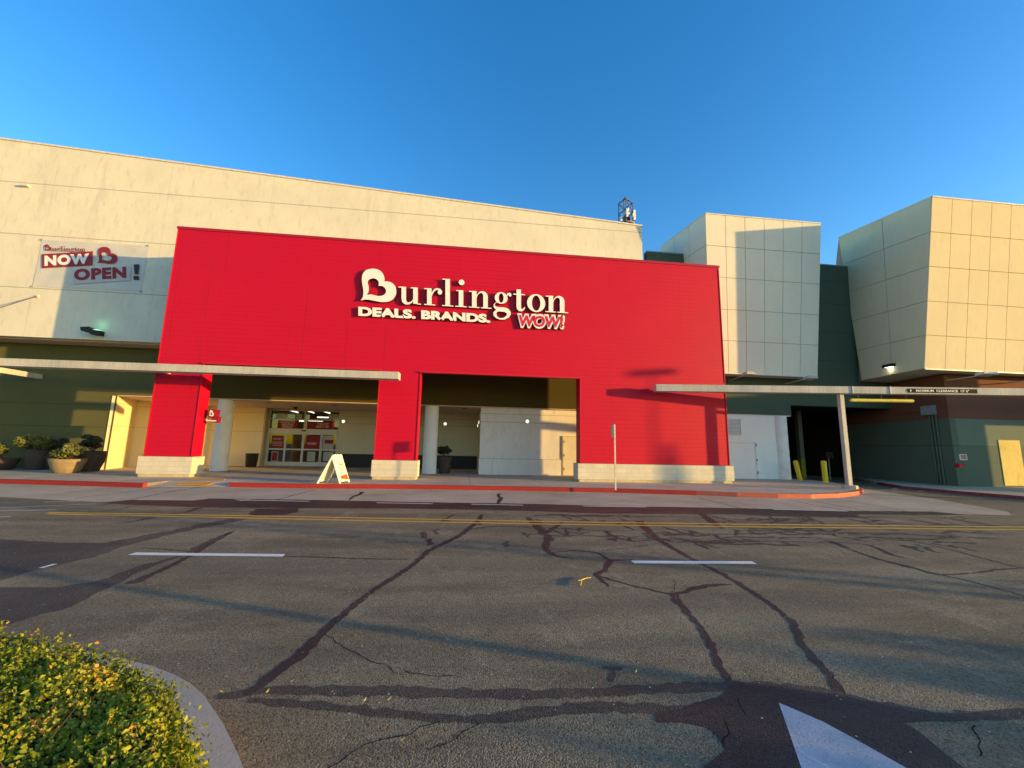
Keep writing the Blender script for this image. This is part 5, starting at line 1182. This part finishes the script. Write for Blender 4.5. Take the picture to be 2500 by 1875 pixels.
# hedge side leaves
for i in range(len(edge)-1):
    a_, b_ = edge[i], edge[i+1]; L_ = (b_-a_).length; t_ = (b_-a_).normalized(); nn = Vector((-t_.y, t_.x, 0))
    for k in range(int(L_*8500)):
        p = a_.lerp(b_, r.uniform()); z = r.uniform(.13, HZ-.02); o_ = r.normal(0, .03)-.02+.05*mn.noise(Vector((p.x*4, p.y*4, z*5)))
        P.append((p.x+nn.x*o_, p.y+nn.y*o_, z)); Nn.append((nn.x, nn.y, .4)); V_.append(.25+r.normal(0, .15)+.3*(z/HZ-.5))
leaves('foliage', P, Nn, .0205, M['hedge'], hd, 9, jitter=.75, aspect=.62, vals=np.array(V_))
P = []; Nn = []; V_ = []
for k in range(1500):   # long shoots
    x, y = r.uniform(-4.2, -.6), r.uniform(.3, 3.5)
    if not inside(x, y): continue
    h_ = r.uniform(.02, .09)
    for j in range(5): P.append((x+r.normal(0,.008), y+r.normal(0,.008), HZ+h_*j/5)); Nn.append((0,0,1)); V_.append(.55+r.normal(0,.2))
leaves('young_shoots', P, Nn, .021, M['hedge'], hd, 10, jitter=.9, aspect=.6, vals=np.array(V_))
tw = MB(); hr = random.Random(3)
for k in range(420):
    x, y = hr.uniform(-4.2, -.6), hr.uniform(.3, 3.5)
    if not inside(x, y): continue
    p = Vector((x, y, HZ-.06)); q = p+Vector((hr.uniform(-.07, .07), hr.uniform(-.07, .07), hr.uniform(.05, .13))); tw.tube(p, q, .0022, .0012, 4)
tag(tw.build('bare_shoots', M['bark'], hd), kind='stuff')
core = MB().prism([(p.x*1.0-.05, p.y-.06, .1) for p in edge]+[(-.7,-.2,.1),(-4.0,-.2,.1),(-6,3,.1)], (0,0,HZ-.20)); core.build('twigs', M['soil'], hd)
# fallen leaves and grit on the road
lr = random.Random(4)
def litter(px, py, label, s=.035):
    p = G(px, py); mb = MB(); a = lr.uniform(0, 3); u = Vector((math.cos(a), math.sin(a), 0))*s; w_ = Vector((-u.y, u.x, 0))*.35
    mb.add([p-u+Vector((0,0,.02)), p+w_+Vector((0,0,.026)), p+u+Vector((0,0,.034)), p-w_+Vector((0,0,.022))], [(0,1,2,3)]); o = mb.build('fallen_leaf', M['litter']); tag(o, label, 'leaf', 'dry leaves lying on the road'); return o
for px, py, lb in [(1553,1647,'tiny yellow leaf beside the long road shadow, farthest right of the fallen leaves'),(713,1671,'tiny yellow leaf just above the tar band near the big diagonal seal'),(890,1718,'tiny yellow leaf inside the tar band, left of a close pair'),(949,1716,'tiny yellow leaf inside the tar band, right of a close pair'),(982,1817,'tiny yellow leaf nearest the camera on the bare asphalt'),(652,1697,'tiny yellow leaf where the tar bands meet near the hedge kerb'),(540,1698,'tiny yellow leaf against the curved kerb of the hedge')]:
    litter(px, py, lb, .016)
tw_ = thing('twig', G(1428, 1422), 'small forked yellow twig lying on the road left of the branching tar crack', 'twig')
p = G(1428, 1422); mb = MB()
prs = [(1418,1434),(1420,1420),(1432,1415),(1443,1414)]; q_ = [G(*k)+Vector((0,0,.02)) for k in prs]
for i in range(3): mb.tube(q_[i], q_[i+1], .008, .006, 5)
mb.tube(q_[1], G(1412,1424)+Vector((0,0,.03)), .006, .004, 5); mb.build('twig_branch', M['litter'], tw_)
# ================================================================== OUT OF FRAME: things whose shade reaches the picture
def lamp_post(x, y, h, r0, label, arm=1.6):
    o = thing('lamp_post', (x, y, 0), label, 'lamp post')
    MB().tube((x,y,0), (x,y,h), r0, r0*.7, 14).build('pole', M['steel'], o); MB().bar((x-arm/2,y,h), (x+arm/2,y,h), .35, .18).build('lamp_head', M['black'], o); return o
def offshade(base, h, rad, n, seed, label, crown0=.35, size=.22):
    x, y = base; o = thing('tree', (x, y, 0), label, 'tree'); MB().tube((x,y,0), (x,y,h*.6), .16, .09, 10).build('trunk', M['bark'], o)
    foliage((x,y,h*(crown0+1)/2), rad, rad, h*(1-crown0)/2, n, size, M['leaf_t'], o, seed, clumps=16, name='crown')
    return o
def along(px, py, t):  # point on the ground towards the sun from a photo point
    g_ = G(px, py); return (g_.x+t, g_.y-.40*t)
x_, y_ = along(1700, 1672, 9.0); lamp_post(x_, y_, 7.5, .07, 'lamp post beyond the right edge whose shadow crosses the road')
x_, y_ = along(1850, 1412, 24.0); lamp_post(x_, y_, 9.0, .10, 'lamp post with a stout pole far to the right of the road')
x_, y_ = along(1250, 1342, 30.0); lamp_post(x_, y_, 9.0, .09, 'lamp post farthest to the right, past the stout one')
def shade_bush(x, y, h, rx, ry, n, seed, label, nm='shrub', cat='shrub'):
    o = thing(nm, (x, y, 0), label, cat); MB().tube((x,y,0), (x,y,h*.7), .05, .03, 8).build('stem', M['bark'], o)
    r = np.random.default_rng(seed); P = []; Nn = []
    for i in range(n):
        d = r.normal(0, 1, 3); d /= np.linalg.norm(d); k = r.uniform(.5, 1)
        P.append((x+d[0]*rx*k, y+d[1]*ry*k, max(.05, h*.5+d[2]*h*.5*k))); Nn.append(d)
    leaves('foliage', P, Nn, .16, M['leaf_t'], o, seed, jitter=.6); return o
for k in range(7): shade_bush(16.2+.3*math.sin(k*2), -1.45-.75*k, 1.22+.09*k+.06*math.sin(k*3), .5, .55, 1100, 30+k, 'shrub number %s of the row beyond the right edge of the road' % ('one','two','three','four','five','six','seven')[k])
x_, y_ = along(2400, 1425, 24.0); shade_bush(x_, y_, 2.3, .5, .42, 1500, 41, 'tall shrub far to the right of the road')
fx_ = lambda X_, Z_, t: (X_+t, YF-.41*t, Z_+t*SUN_V.z/SUN_V.x)
q_ = fx_(8.9, 5.35, 34); o = lamp_post(q_[0], q_[1], q_[2], .05, 'slim lamp post with a wide head far beyond the right edge', arm=.3)
MB().box(q_[0]-.2, q_[0]+.2, q_[1]-.45, q_[1]+.45, q_[2]-.15, q_[2]+.15).build('lamp_cross_head', M['black'], o)
q_ = fx_(9.6, 2.1, 40); shade_bush(q_[0], q_[1], q_[2], .28, .26, 1800, 42, 'narrow upright shrub far beyond the right edge')

def split_loose(names):
    for o in [k for k in COL.objects if k.type == 'MESH' and k.name.split('.')[0] in names]:
        me = o.data; n = len(me.vertices); par = list(range(n))
        def find(a):
            while par[a] != a: par[a] = par[par[a]]; a = par[a]
            return a
        for e in me.edges:
            a, b = find(e.vertices[0]), find(e.vertices[1])
            if a != b: par[a] = b
        roots = {}
        for p in me.polygons: roots.setdefault(find(p.vertices[0]), []).append(p)
        if len(roots) < 2: continue
        for ps in list(roots.values())[1:]:
            idx = {}; vs = []; fs = []
            for p in ps:
                f = []
                for v_ in p.vertices:
                    if v_ not in idx: idx[v_] = len(vs); vs.append(me.vertices[v_].co[:])
                    f.append(idx[v_])
                fs.append(f)
            m2 = bpy.data.meshes.new(me.name); m2.from_pydata(vs, [], fs)
            for m_ in me.materials: m2.materials.append(m_)
            c = o.copy(); c.data = m2; COL.objects.link(c)
            for k, p in enumerate(ps): m2.polygons[k].material_index = p.material_index; m2.polygons[k].use_smooth = p.use_smooth
        keep = set(p.index for p in list(roots.values())[0])
        bm = bmesh.new(); bm.from_mesh(me); bm.faces.ensure_lookup_table()
        bmesh.ops.delete(bm, geom=[f for f in bm.faces if f.index not in keep], context='FACES'); bm.to_mesh(me); bm.free()
split_loose({'trim','panel_joint','cross_beam','strap','hinge','hanger','grommet','bracket','nozzle','display_rack','conduit','parapet_trim','glass','transom_glass','handle','shop_interior','passage_wall','dark_green_wall','alcove_wall','entry_soffit','cream_wall','pale_wall','green_fascia','door_jamb','coping','vent_frame','side_frame'})
